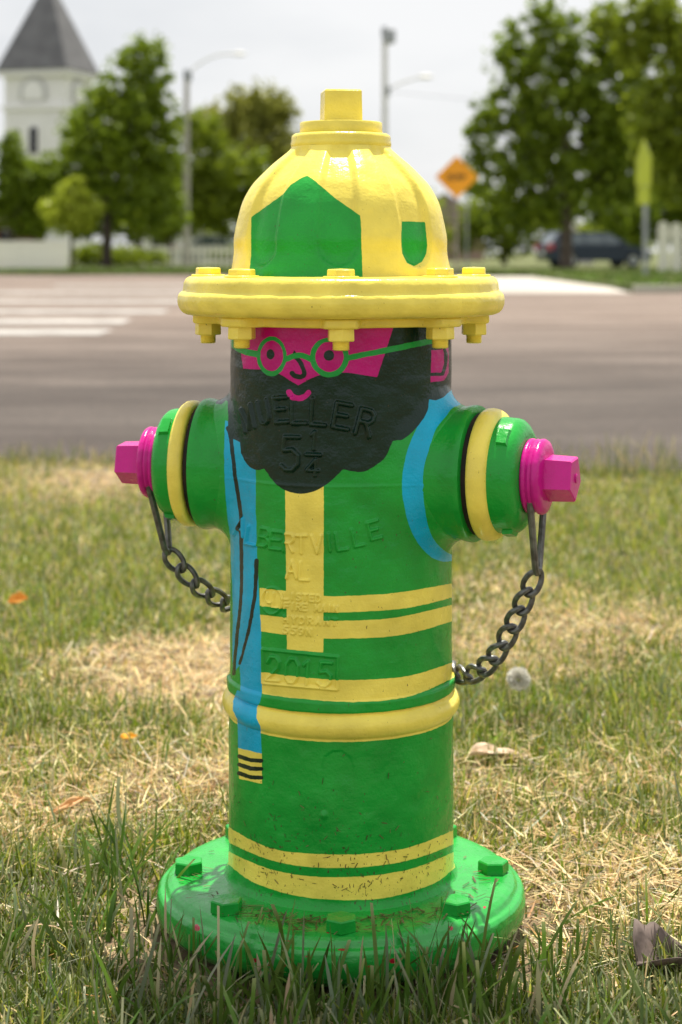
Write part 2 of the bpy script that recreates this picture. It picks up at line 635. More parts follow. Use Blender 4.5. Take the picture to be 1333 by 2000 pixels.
def build_barrel():
    z0, z1, nz_ = .0405, .588, 650
    front = np.radians(np.linspace(-106, 106, 500))
    back = np.radians(np.linspace(106, 254, 62))[1:-1]
    th = np.concatenate([front, back]) - PI / 2           # -pi/2 faces the camera
    zz = np.linspace(z0, z1, nz_)
    nt_ = len(th)
    TH, ZZ = np.meshgrid(th, zz)
    R = np.interp(zz, [.0, .06, .195, .23, .3, .59], [.1096, .1096, .1092, .1082, .1080, .1077])
    q = np.clip((.0520 - zz) / .0125, 0, 1)
    R = R + .0085 * (1 - np.sqrt(np.maximum(1 - q * q, 0)))
    bead = .1025 + .0132 * np.sqrt(np.maximum(0, 1 - ((zz - .2085) / .0128) ** 2))
    bead[np.abs(zz - .2085) > .0128] = 0
    R = np.maximum(R, bead)
    band = .1112 - .001 * sstep(.0035, .0062, np.abs(zz - .2265)) - 1.0 * (np.abs(zz - .2265) > .0062)
    R = np.maximum(R, band)
    R = R + .0006 * np.exp(-((zz - .4285) / .0014) ** 2)   # parting line of the casting
    RR = np.repeat(R[:, None], nt_, 1)
    X, Y = RR * np.cos(TH), RR * np.sin(TH)
    # flares round the nozzles
    for d, rb, rf in ((DIR_R, .0628, .023), (DIR_L, .0628, .021)):
        along = X * d[0] + Y * d[1]
        side = -X * d[1] + Y * d[0]
        s = np.hypot(side, ZZ - NZ)
        qq = np.clip((rb + rf - s) / rf, 0, .985)
        hh = rf * (1 - np.sqrt(1 - qq * qq))
        hh[along < 0] = 0
        X = X + d[0] * hh
        Y = Y + d[1] * hh
    V = np.stack([X, Y, ZZ], -1).reshape(-1, 3)
    px = CX + F_PX * V[:, 0] / (V[:, 1] + CAM_D)
    py = HY + F_PX * (CAM_H - V[:, 2]) / (V[:, 1] + CAM_D)
    ok = (np.abs(((TH + PI / 2 + PI) % (2 * PI)) - PI) < math.radians(97)).reshape(-1)
    # slight wander of the relief
    rk = 1 + .0026 / .108      # letters are laid out on their raised faces
    rx = CX + F_PX * V[:, 0] * rk / (V[:, 1] * rk + CAM_D)
    ry = HY + F_PX * (CAM_H - V[:, 2]) / (V[:, 1] * rk + CAM_D)
    rel = Shapes(rx, ry, ok)
    for ch, cx, cy, w, h, r in (('E', 547, 801, 24, 48, -4), ('L', 583, 802, 27, 50, 0),
                                ('L', 622, 805, 28, 50, 4), ('E', 669, 813, 30, 48, 10), ('R', 715, 826, 29, 50, 15)):
        letter(rel, ch, cx, cy, w, h, r, 4.4 if ch != 'M' else 3.0)
    rel.stroke([(476, 845), (467, 799), (484, 839), (485, 790), (495, 836)], 2.5)
    rel.stroke(smooth_curve([(499, 786), (505, 817), (511, 827), (519, 826), (523, 815), (517, 781)], 5), 3.0)
    letter(rel, '5', 566, 886, 35, 64, 2, 4.4)
    letter(rel, '1', 612, 861, 18, 34, 3, 3.8)
    rel.stroke([(597, 888), (626, 889)], 3.8)
    letter(rel, '4', 610, 913, 23, 32, 3, 3.6)
    fine = Shapes(rx, ry, ok)
    for ch, cx, cy, r in (('A', 466, 1030, 14), ('L', 488, 1047, 11), ('B', 513, 1050, 9), ('E', 537, 1056, 7), ('R', 562, 1061, 4), ('T', 587, 1064, 0),
                          ('V', 618, 1064, -3), ('I', 643, 1060, -6), ('L', 667, 1058, -9), ('L', 700, 1050, -12), ('E', 733, 1036, -15)):
        letter(fine, ch, cx, cy, 19 if ch != 'E' else 21, 34, r, 3.0)
    letter(fine, 'A', 568, 1113, 20, 34, 2, 2.8)
    letter(fine, 'L', 593, 1117, 17, 34, 2, 2.8)
    fine.stroke([(529 + 20 * math.cos(a), 1174 + 26 * math.sin(a)) for a in np.linspace(0, 2 * PI, 28)], 1.9)
    letter(fine, 'U', 525, 1168, 13, 20, 6, 1.9)
    letter(fine, 'L', 535, 1180, 9, 16, 6, 1.9)
    tiny = Shapes(px, py, ok)
    for txt, x0, x1, y in (("LISTED", 559, 622, 1166), ("FIRE MAIN", 560, 656, 1186), ("HYDRANT", 559, 654, 1212), ("559N", 559, 604, 1232)):
        n = len(txt)
        for k, ch in enumerate(txt):
            if ch != ' ':
                letter(tiny, ch, x0 + (x1 - x0) * k / (n - 1), y + .035 * (x0 - 559) + (k / n - .3) * 6, 8, 13, 4, 1.9)
    yr = Shapes(px, py, ok)
    yr.stroke([(514, 1268), (660, 1283), (659, 1347), (515, 1334), (514, 1268)], 2.8)
    for ch, cx, cy in (('2', 534, 1306), ('0', 571, 1310), ('1', 600, 1314), ('5', 635, 1317)):
        letter(yr, ch, cx, cy, 25, 46, 4, 3.2)
    arch = Shapes(px, py, ok)
    arch.poly([(628, 1560), (628, 1500), (634, 1478), (650, 1467), (668, 1467), (684, 1478), (692, 1500), (692, 1560)])
    bmp = Shapes(px, py, ok).ellipse(633, 1592, 8, 9)
    dr = (.0034 * np.sqrt(np.clip((rel.S + .4) / 3.2, 0, 1)) + .0024 * np.sqrt(np.clip((fine.S + .4) / 2.8, 0, 1)) + .0016 * np.sqrt(np.clip((tiny.S + .4) / 2.0, 0, 1)) + .0025 * np.sqrt(np.clip((yr.S + .4) / 2.8, 0, 1))
          + .0022 * sstep(-2, 8, bmp.S) - .0009 * sstep(-3, 3, arch.S) * sstep(1560, 1500, py))
    lump = (vnoise(TH.reshape(-1) * 9 + 40, V[:, 2] * 90, 3) - .5) * .0007
    dr = dr + lump
    V[:, 0] += dr * np.cos(TH.reshape(-1))
    V[:, 1] += dr * np.sin(TH.reshape(-1))

    i = np.arange(nz_ - 1)[:, None] * nt_
    k = np.arange(nt_)[None, :]
    k2 = (k + 1) % nt_
    Q = np.stack([i + k, i + k2, i + nt_ + k2, i + nt_ + k], -1).reshape(-1, 4)
    me = np_mesh("barrel", V, Q)

    # ---- the painting
    thf = np.abs(((TH + PI / 2 + PI) % (2 * PI)) - PI).reshape(-1)
    side_back = ~(thf < math.radians(88))
    Zf = V[:, 2]
    ye = Shapes(px, py, ok)
    ye.poly([(557, 950), (633, 950), (632, 1275), (561, 1268)])
    far = 900
    ye.poly(smooth_curve([(507, 1148), (557, 1154), (633, 1164), (700, 1163), (780, 1157), (far, 1137)]) + smooth_curve([(far, 1162), (820, 1183), (740, 1193), (633, 1196), (560, 1189), (508, 1183)]))
    ye.poly(smooth_curve([(508, 1200), (557, 1206), (633, 1212), (740, 1210), (810, 1199), (far, 1177)]) + smooth_curve([(far, 1208), (810, 1235), (740, 1245), (633, 1247), (560, 1240), (510, 1233)]))
    ye.poly(smooth_curve([(512, 1312), (560, 1319), (660, 1328), (760, 1325), (820, 1315), (far, 1288)]) + smooth_curve([(far, 1318), (800, 1360), (690, 1371), (580, 1364), (512, 1355)]))
    ye.poly([(466, 1459), (512, 1471), (512, 1531), (468, 1521)])
    ye.poly(smooth_curve([(425, 1596), (447, 1615), (500, 1645), (560, 1663), (650, 1669), (720, 1667), (800, 1655), (885, 1622), (905, 1606)])
            + smooth_curve([(905, 1632), (886, 1649), (800, 1680), (700, 1694), (600, 1693), (520, 1677), (447, 1645), (425, 1626)]))
    ye.poly(smooth_curve([(425, 1644), (447, 1663), (520, 1695), (600, 1711), (700, 1712), (800, 1698), (887, 1664), (905, 1650)])
            + smooth_curve([(915, 1672), (890, 1694), (840, 1729), (735, 1756), (600, 1753), (500, 1725), (443, 1685), (420, 1662)]))
    S = ye.S
    S[side_back] = -12
    bands = [(.3085, .3215), (.2855, .3005), (.232, .247), (.066, .081), (.045, .058)]
    for a, b in bands:
        S = np.where(side_back, np.maximum(S, np.clip((np.minimum(Zf - a, b - Zf)) * 2000, -12, 12)), S)
    S = np.maximum(S, np.clip((.0132 - np.abs(Zf - .2085)) * 2000, -12, 12))
    S = np.where((Zf > .2217) & (Zf < .2318) & ~side_back, np.minimum(S, -1.5), S)
    set_float(me, "paint_yellow", S)

    bl = Shapes(px, py, ok)
    bl.poly([(440, 820), (438, 900), (439, 937), (443, 997), (450, 1046), (454, 1147), (455, 1316), (464, 1345), (455, 1370), (455, 1388), (464, 1405), (466, 1461),
             (512, 1472), (509, 1419), (501, 1402), (503, 1380), (508, 1372), (512, 1353), (510, 1222), (505, 1143), (500, 997), (500, 900), (480, 840)])
    bl.poly([(469, 1298), (456, 1316), (452, 1345), (470, 1350)], cut=True)
    bl.poly(smooth_curve([(838, 775), (817, 829), (797, 877), (787, 926), (786, 960), (789, 982), (799, 1024), (817, 1061), (840, 1086), (862, 1096), (884, 1096)])
            + smooth_curve([(884, 1084), (866, 1074), (849, 1056), (836, 1026), (829, 982), (828, 956), (829, 926), (836, 885), (851, 840), (870, 814), (884, 797), (902, 786), (890, 755), (860, 755)]))
    bl.S[~ok | (thf > math.radians(93))] = -12
    set_float(me, "paint_blue", bl.S)

    be = Shapes(px, py, ok)
    be.poly([(425, 600), (425, 770), (446, 784), (446, 838)] + smooth_curve([(446, 838), (454, 855), (469, 864)], 4) + smooth_curve([(471, 885), (484, 907), (501, 918), (517, 915)], 4)
            + smooth_curve([(529, 934), (547, 952), (570, 962), (596, 964), (622, 956), (645, 941), (670, 917)], 4)
            + smooth_curve([(690, 921), (712, 921), (735, 909), (754, 892), (767, 861)], 4) + smooth_curve([(786, 859), (806, 844), (825, 821), (836, 799), (838, 780)], 4)
            + smooth_curve([(851, 782), (866, 776), (879, 765), (900, 745)], 4) + [(900, 600)])
    be.stroke(smooth_curve([(446, 836), (451, 854), (460, 933), (471, 1010), (468, 1033), (472, 1053), (471, 1168), (464, 1237), (457, 1316)]), 4.0, 3.2)
    be.stroke(smooth_curve([(502, 1095), (497, 1170), (486, 1230), (469, 1296)]), 4.2, 2.6)
    for a in (1477, 1493, 1510):
        be.stroke([(468, a), (490, a + 8), (511, a + 9)], 4.0)
    S = be.S
    S = np.where(side_back, np.clip((Zf - .495) * 2000, -12, 12), S)
    set_float(me, "paint_beard", S)

    pk = Shapes(px, py, ok)
    pk.poly([(462, 600), (770, 600), (769, 639), (737, 737)] + smooth_curve([(700, 731), (679, 728), (645, 729), (624, 733), (604, 741), (583, 753)], 4)
            + smooth_curve([(565, 742), (551, 733), (530, 725), (510, 722), (476, 720)], 4) + [(471, 694)])
    pk.poly([(843, 684), (862, 683), (870, 674), (876, 680), (877, 728), (868, 743), (842, 747)])
    pk.stroke(smooth_curve([(565, 766), (572, 774), (584, 778), (596, 774), (603, 767)], 5), 5.5)
    set_float(me, "paint_pink", np.where(side_back, -12, pk.S))

    ln = Shapes(px, py, ok)
    ln.ellipse(529, 692, 7.8, 10).ellipse(643, 694, 10.3, 10.3)
    ln.stroke(smooth_curve([(576, 697), (584, 704), (591, 716), (595, 730), (588, 736), (577, 734), (571, 729)], 5), 4.2, 5.0)
    ln.poly([(575, 684), (570, 694), (581, 692)])
    ln.stroke([(866, 676), (871, 690), (871, 712), (865, 731), (842, 731)], 3.2)
    set_float(me, "paint_line", np.where(side_back, -12, ln.S))

    gl = Shapes(px, py, ok)
    gl.ellipse(531, 696, 29, 39).ellipse(531, 695, 22.5, 30, cut=True)
    g2 = Shapes(px, py, ok)
    g2.ellipse(644, 698, 38, 39).ellipse(644, 697, 27.5, 29.5, cut=True)
    gl.S = np.maximum(gl.S, g2.S)
    gl.stroke(smooth_curve([(560, 701), (577, 695), (592, 695), (608, 702)], 5), 5.4)
    gl.stroke(smooth_curve([(503, 692), (480, 687), (462, 678), (449, 664)], 5), 6.2)
    gl.stroke(smooth_curve([(680, 699), (760, 683), (846, 665), (880, 655)], 5), 5.6)
    set_float(me, "paint_frame", np.where(thf > math.radians(91), -12, gl.S))
    set_float(me, "dirt", sstep(.20, .05, Zf) * (.3 + .9 * vnoise(TH.reshape(-1) * 5 + 30, Zf * 30, 8)))
    return obj("barrel", me, M_BODY, hyd, smooth=True)


build_barrel()


def lathe_grid(prof, nth, fn=None, nz_=None):
    P = np.array(prof)
    if nz_:
        L_ = np.concatenate([[0], np.cumsum(np.hypot(*np.diff(P, axis=0).T))])
        t = np.linspace(0, L_[-1], nz_)
        P = np.stack([np.interp(t, L_, P[:, 0]), np.interp(t, L_, P[:, 1])], -1)
    th = np.arange(nth) * 2 * PI / nth - PI / 2
    TH, R = np.meshgrid(th, P[:, 0])
    Zg = np.repeat(P[:, 1][:, None], nth, 1)
    if fn is not None:
        R, Zg = fn(TH, R, Zg)
    V = np.stack([R * np.cos(TH), R * np.sin(TH), Zg], -1).reshape(-1, 3)
    n = len(P)
    i = np.arange(n - 1)[:, None] * nth
    k = np.arange(nth)[None, :]
    Q = np.stack([i + k, i + (k + 1) % nth, i + nth + (k + 1) % nth, i + nth + k], -1).reshape(-1, 4)
    return V, Q, TH.reshape(-1)


# ---- bonnet with flutes
def build_bonnet():
    prof = smooth_curve([(.1082, .6195), (.1073, .624), (.1062, .632), (.1046, .645), (.1030, .656), (.1008, .668), (.0978, .681), (.0948, .691), (.0906, .700), (.0846, .7095),
                         (.0765, .7185), (.0675, .7275), (.0585, .7360), (.0515, .7425), (.0487, .7462)], 6)

    def flute(TH, R, Zg):
        depth = np.zeros_like(R)
        for k in range(8):
            c = -PI / 2 - math.radians(1.5) + k * PI / 4
            dth = ((TH - c + PI) % (2 * PI)) - PI
            arc = dth * R
            hw = .0215 * (R / .102) ** .75
            zc = .6500
            low = Zg < zc
            dist = np.where(low, hw - np.hypot(arc, Zg - zc), hw - np.abs(arc))
            depth = np.maximum(depth, sstep(0, .0068, dist) * (np.abs(dth) < .5))
        depth *= sstep(.7475, .737, Zg)
        R = R * (1 + .026 * sstep(.64, .66, Zg) * sstep(.746, .725, Zg)) - .0060 * depth + (vnoise(TH * 7 + 50, Zg * 70, 5) - .5) * .0007
        return R, Zg
    V, Q, TH = lathe_grid(prof, 420, flute, 150)
    me = np_mesh("bonnet", V, Q)
    px = CX + F_PX * V[:, 0] / (V[:, 1] + CAM_D)
    py = HY + F_PX * (CAM_H - V[:, 2]) / (V[:, 1] + CAM_D)
    ok = np.abs(((TH + PI / 2 + PI) % (2 * PI)) - PI) < math.radians(85)
    g = Shapes(px, py, ok)
    g.poly([(601, 343), (613, 351), (655, 387), (704, 421), (706, 450), (709, 560), (484, 560), (487, 531), (491, 500), (491, 424), (522, 402), (553, 380), (568, 361), (586, 349)])
    g.poly([(785, 432), (831, 434), (835, 477), (833, 495), (825, 511), (809, 520), (795, 513), (786, 495), (784, 470)])
    set_float(me, "paint_green", g.S)
    o = obj("bonnet", me, M_DOME, hyd, smooth=True)
    mb = MB()
    mb.lathe([(.0470, .7440), (.0487, .7463), (.0492, .7490), (.0487, .7512), (.0483, .7525), (.0486, .7545), (.0478, .7572), (.0455, .7588), (.0415, .7592), (.02, .7592)], 96)
    mb.build("bonnet_rim", M_YELLOW, o, True)
    mb = MB()
    mb.lathe([(.02, .759), (.0402, .7592), (.0404, .7600), (.0402, .7692), (.0394, .7702), (.02, .7705)], 72, cap=(False, True))
    mb.build("weather_shield", M_YELLOW, o, True)
    mb = MB()
    mb.prism(4, .0262, .0254, .7700, .8015, rot=-PI / 2 + PI / 4 + .13, bev=.0016, dome=.0004)
    mb.build("operating_nut", M_YELLOW, o)


build_bonnet()


def rough_lathe(name, prof, nth, nz_, m, parent, amp=.0005, fn=None, seed=1):
    def f(TH, R, Zg):
        if fn is not None:
            R, Zg = fn(TH, R, Zg)
        R = R + (vnoise(TH * 14 + 60, Zg * 160, seed) - .5) * amp * 2
        Zg = Zg + (vnoise(TH * 12 + 60, R * 170, seed + 1) - .5) * amp
        return R, Zg
    V, Q, TH = lathe_grid(prof, nth, f, nz_)
    me = np_mesh(name, V, Q)
    return obj(name, me, m, parent, smooth=True), V, TH


bf, _, _ = rough_lathe("bonnet_flange", [(.100, .6215), (.125, .6210), (.1480, .6200), (.1512, .6178), (.1530, .6140), (.1535, .6095), (.1540, .6062), (.1560, .6052), (.1583, .6025),
                                         (.1592, .5980), (.1588, .5935), (.1570, .5885), (.1540, .5855), (.1500, .5838), (.100, .5832)], 280, 90, M_YELLOW, hyd, .00028)


def hexbolt(name, m, parent, x, y, z0, z1, r, rot, bev=.0009, n=6, dome=.0005):
    mb = MB()
    mb.prism(n, r, r * .98, z0, z1, rot, bev, dome=dome)
    o = mb.build(name, m, parent, loc=(x, y, 0))
    return o


for k in range(8):
    a = -PI / 2 + k * PI / 4
    x, y = .1298 * math.cos(a), .1298 * math.sin(a)
    hexbolt("bolt", M_YELLOW, bf, x, y, .6195, .6288 + random.uniform(-.0008, .0008), .0128, random.uniform(0, 1))
    mb = MB().lathe([(.0165, .6195), (.0165, .6216), (.0158, .6222), (.004, .6222)], 20, cap=(False, True))
    mb.build("washer", M_YELLOW, bf, True, loc=(x, y, 0))


def scallop(TH, R, Zg):
    g = np.zeros_like(R)
    for k in range(8):
        d = ((TH - (-PI / 2 + k * PI / 4) + PI) % (2 * PI)) - PI
        g = np.maximum(g, sstep(.155, .095, np.abs(d)))
    R = np.where(R > .115, R + .0210 * g, R)
    return R, Zg


lf, _, _ = rough_lathe("barrel_flange", [(.1000, .5834), (.1225, .5834), (.1232, .5815), (.1232, .5765), (.1222, .5748), (.1195, .5744), (.1000, .5744)], 320, 60, M_YELLOW, hyd, .0003, scallop, 11)
for k in range(8):
    a = -PI / 2 + k * PI / 4
    x, y = .1298 * math.cos(a), .1298 * math.sin(a)
    hexbolt("nut", M_YELLOW, lf, x, y, .5632, .5752, .0131, random.uniform(0, 1), .0009)
    mb = MB()
    prof = [(.0072, .5640)]
    zt = .5632
    while zt > .5560:
        prof += [(.0079, zt - .0006), (.0071, zt - .0013)]
        zt -= .0013
    prof += [(.0062, zt - .0005), (.001, zt - .0006)]
    mb.lathe(prof, 18, cap=(False, True))
    mb.build("stud_end", M_YELLOW, lf, True, loc=(x, y, 0), angle=80)


# ---- base flange
bb, Vb, THb = rough_lathe("base_flange", [(.104, .0420), (.118, .0408), (.128, .0402), (.148, .0398), (.1580, .0392), (.1640, .0378), (.1683, .0352), (.1702, .0322), (.1712, .0306), (.1728, .0301),
                                          (.1755, .0293), (.1778, .0265), (.1790, .0205), (.1792, .0130), (.1778, .0060), (.1730, .0000), (.165, -.006)], 360, 110, M_BASE, hyd, .0004, None, 21)
bx = CX + F_PX * Vb[:, 0] / (Vb[:, 1] + CAM_D)
by = HY + F_PX * (CAM_H - Vb[:, 2]) / (Vb[:, 1] + CAM_D)
ch = Shapes(bx, by, Vb[:, 1] < .05)
for x_, y_, a, b in ((385, 1812, 7, 8), (445, 1755, 9, 4), (497, 1876, 7, 6), (524, 1884, 9, 4), (553, 1886, 6, 5), (562, 1838, 9, 3), (670, 1855, 12, 3), (768, 1877, 8, 7), (881, 1813, 6, 6),
                     (640, 1822, 5, 3), (600, 1868, 5, 3), (947, 1772, 4, 4), (720, 1888, 5, 4)):
    ch.ellipse(x_, y_, a, b)
set_float(bb.data, "chip", np.clip(ch.S, -6, 3) - 1.0)
rb_ = np.hypot(Vb[:, 0], Vb[:, 1])
set_float(bb.data, "dirt", (sstep(.155, .115, rb_) * .7 + sstep(.03, .005, Vb[:, 2]) * .9) * (.4 + .9 * vnoise(THb * 6 + 30, rb_ * 60, 9)) * (Vb[:, 1] < .06))
for k in range(8):
    a = -PI / 2 + k * PI / 4
    x, y = .1487 * math.cos(a), .1487 * math.sin(a)
    o = hexbolt("bolt", M_GREEN, bb, x, y, .0385, .0502, .0152, (0.52, .25, .5, .2, .62, .4, .9, .35)[k] + k * .3, .0011, dome=-.0008)

# ---- nozzles and caps
PENT = math.radians(-22)


def axis_frame(ang):
    """local z -> nozzle direction, local x -> horizontal side facing the camera, local y -> up"""
    d = Vector((math.cos(ang), math.sin(ang), 0))
    upv = Vector((0, 0, 1))
    sd = upv.cross(d)
    if sd.y > 0:
        sd = -sd
    return Matrix((sd, upv, d)).transposed()


def build_nozzle(ang, lip, off, side, q0, q1):
    M = axis_frame(ang)
    c = Vector((0, 0, NZ))
    mb = MB()
    mb.lathe([(.0628, .075), (.0630, lip - .020), (.0635, lip - .010), (.0645, lip - .006), (.0648, lip - .002), (.0640, lip + .001), (.058, lip + .002), (.048, lip + .001)], 120, M, c)
    nz_o = mb.build("hose_nozzle", M_GREEN, hyd, True)
    mb = MB().lathe([(.0575, lip - .003), (.0575, off + .152)], 48, M, c)
    mb.build("thread_neck", M_GAP, nz_o, True)
    mb = MB()
    o = off
    mb.lathe([(r_, q0 + t_ * (q1 - q0) + o) for r_, t_ in ((.050, 0), (.0590, 0), (.0608, .05), (.0621, .2), (.0624, .42), (.0616, .66), (.0594, .86), (.0560, .97), (.0545, 1.0))], 110, M, c)
    cap = MB()
    cap.lathe([(.0546, q1 - .0004 + o), (.0541, .1720 + o), (.0537, .1780 + o), (.0528, .1815 + o), (.0500, .1850 + o), (.0455, .1878 + o), (.0400, .1895 + o), (.0300, .1903 + o), (.01, .1905 + o)], 110, M, c, (False, True))
    capo = cap.build("nozzle_cap", M_GREEN, hyd, True)
    mb.build("cap_ring", M_YELLOW, capo, True)
    for la in (47, -73, 167):
        l = math.radians(la)
        lug = MB()
        R2 = M @ Matrix.Rotation(l, 3, 'Z')
        lug.add([R2 @ Vector(p) + c for p in
                 [(.050, -.010, .1702 + o), (.0568, -.0085, .1712 + o), (.0568, .0085, .1712 + o), (.050, .010, .1702 + o),
                  (.050, -.010, .1822 + o), (.0560, -.0085, .1802 + o), (.0560, .0085, .1802 + o), (.050, .010, .1822 + o)]],
                [(0, 1, 2, 3), (7, 6, 5, 4), (0, 4, 5, 1), (1, 5, 6, 2), (2, 6, 7, 3)])
        lug.build("lug", M_GREEN, capo)
    wsh = MB().lathe([(.01, .1895 + o), (.0330, .1895 + o), (.0352, .1912 + o), (.0355, .1935 + o), (.0338, .1958 + o), (.0300, .1966 + o), (.0295, .1990 + o), (.0335, .1996 + o), (.0352, .2015 + o),
                      (.0354, .2040 + o), (.0340, .2065 + o), (.0290, .2082 + o), (.0240, .2090 + o), (.01, .2092 + o)], 80, M, c, (False, True))
    wsh.build("nut_collar", M_PINK, capo, True, angle=60)
    nt_ = MB().prism(5, .0232, .0222, .2070 + o, .2345 + o, PENT if side > 0 else PENT, .0013, M, c, .0008)
    if side > 0:
        nt_.lathe([(.0045, .2345 + o), (.0045, .2362 + o), (.0025, .2366 + o)], 12, M, c, (False, True))
    nt_.build("cap_nut", M_PINK, capo)
    return M, c


fr_R = build_nozzle(A_R, .1392, 0.0, 1, .1462, .1648)
fr_L = build_nozzle(A_L, .1370, -.0085, -1, .1535, .1690)

# ---- chains
M_CHAIN = mat("weathered_steel", (.19, .20, .195), .42, (.09, .085, .08), 120, .0004, 500, metal=.55)


def link_mesh():
    pts = []
    a, b, tw = .0134, .0076, math.radians(46)
    for u in np.linspace(0, 2 * PI, 29)[:-1]:
        cu, su = math.cos(u), math.sin(u)
        X = a * math.copysign(abs(cu) ** .8, cu)
        rad = b * su
        an = tw * cu
        pts.append((X, rad * math.cos(an), rad * math.sin(an)))
    return MB().tube(pts, .0027, 8, closed=True)


LINK = None


def chain(label, fr, tpos, path, side):
    global LINK
    M, c = fr
    ctr = M @ Vector((0, 0, tpos)) + c
    ch_o = thing("hydrant_chain", label, "chain", ctr, group="chains on the hydrant caps")
    loop = []
    arc = [M @ Vector((.0316 * math.cos(math.radians(a)), .0316 * math.sin(math.radians(a)), 0)) for a in np.linspace(-38, 218, 26)]
    MB().tube(arc, .0036, 8).build("painted_hook", M_PINK, ch_o, True)
    for a in ():
        loop.append(M @ Vector((.0312 * math.cos(math.radians(a)), .0312 * math.sin(math.radians(a)), 0)))
    lo = .091
    shift = 0 if side > 0 else -.013
    path = [ctr + M @ Vector((0, -lo + .0015, shift))] + path[1:]
    for t in np.linspace(.08, .93, 8):
        loop.append(M @ Vector((-.0268 + .0218 * t, -.0132 - (lo - .0132) * t, shift * t)))
    for a in np.linspace(200, 340, 6):
        loop.append(M @ Vector((.0052 * math.cos(math.radians(a)), -lo + .006 + .0052 * math.sin(math.radians(a)), shift)))
    for t in np.linspace(.93, .08, 8):
        loop.append(M @ Vector((.0268 - .0218 * t, -.0132 - (lo - .0132) * t, shift * t)))
    MB().tube(loop, .0033, 8).build("hook_loop", M_CHAIN, ch_o, True)
    P = [np.array(p) for p in smooth_curve(path, 24)]
    P = np.array(P)
    Ls = np.concatenate([[0], np.cumsum(np.linalg.norm(np.diff(P, axis=0), axis=1))])
    pitch = .0212
    n = int(Ls[-1] / pitch)
    for k in range(n):
        s0, s1 = k * pitch, (k + 1) * pitch
        p0 = np.array([np.interp(s0, Ls, P[:, j]) for j in range(3)])
        p1 = np.array([np.interp(s1, Ls, P[:, j]) for j in range(3)])
        d = Vector(p1 - p0).normalized()
        ref = Vector((0, -1, 0)) if abs(d.y) < .9 else Vector((1, 0, 0))
        yv = ref.cross(d).normalized()
        zv = d.cross(yv)
        rot = Matrix((d, yv, zv)).transposed() @ Matrix.Rotation(random.uniform(-.25, .25) + .1, 3, 'X')
        if LINK is None:
            o = link_mesh().build("chain_link", M_CHAIN, ch_o, True)
            LINK = o
        else:
            o = LINK.copy()
            COL.objects.link(o)
            o.parent = ch_o
        o.location = Vector((p0 + p1) / 2) - ctr
        o.rotation_euler = rot.to_euler()
    return ch_o


pR = [pt(1044, 1112, 1.676), pt(1030, 1158, 1.680), pt(1009, 1206, 1.69), pt(987, 1250, 1.70), pt(960, 1291, 1.715), pt(925, 1318, 1.735), pt(895, 1318, 1.755), pt(872, 1300, 1.79), pt(850, 1280, 1.84)]
pL = [pt(335, 1078, 1.789), pt(352, 1108, 1.789), pt(375, 1136, 1.79), pt(405, 1158, 1.80), pt(440, 1178, 1.815), pt(470, 1190, 1.84), pt(500, 1192, 1.865)]
chain("grey steel chain hanging from the nearer nozzle cap right of the hydrant barrel", fr_R, .1980, pR, 1)
chain("grey steel chain hanging from the nozzle cap left of the hydrant barrel", fr_L, .1895, pL, -1)

# ------------------------------------------------------------------ ground, road, far setting
M_SOIL = mat("thatch_soil", (.085, .058, .032), .95, (.30, .22, .125), 22, .004, 160)
M_FAR_GRASS = mat("far_grass", (.055, .085, .016), .95, (.15, .155, .05), .6, .03, 8)
M_CONC = mat("concrete", (.40, .37, .33), .85, (.52, .485, .44), .5, .002, 30)
M_WHITEPAINT = mat("road_paint", (.43, .42, .40), .7, (.22, .205, .185), 4, .001, 80, lo=.42, hi=.72)


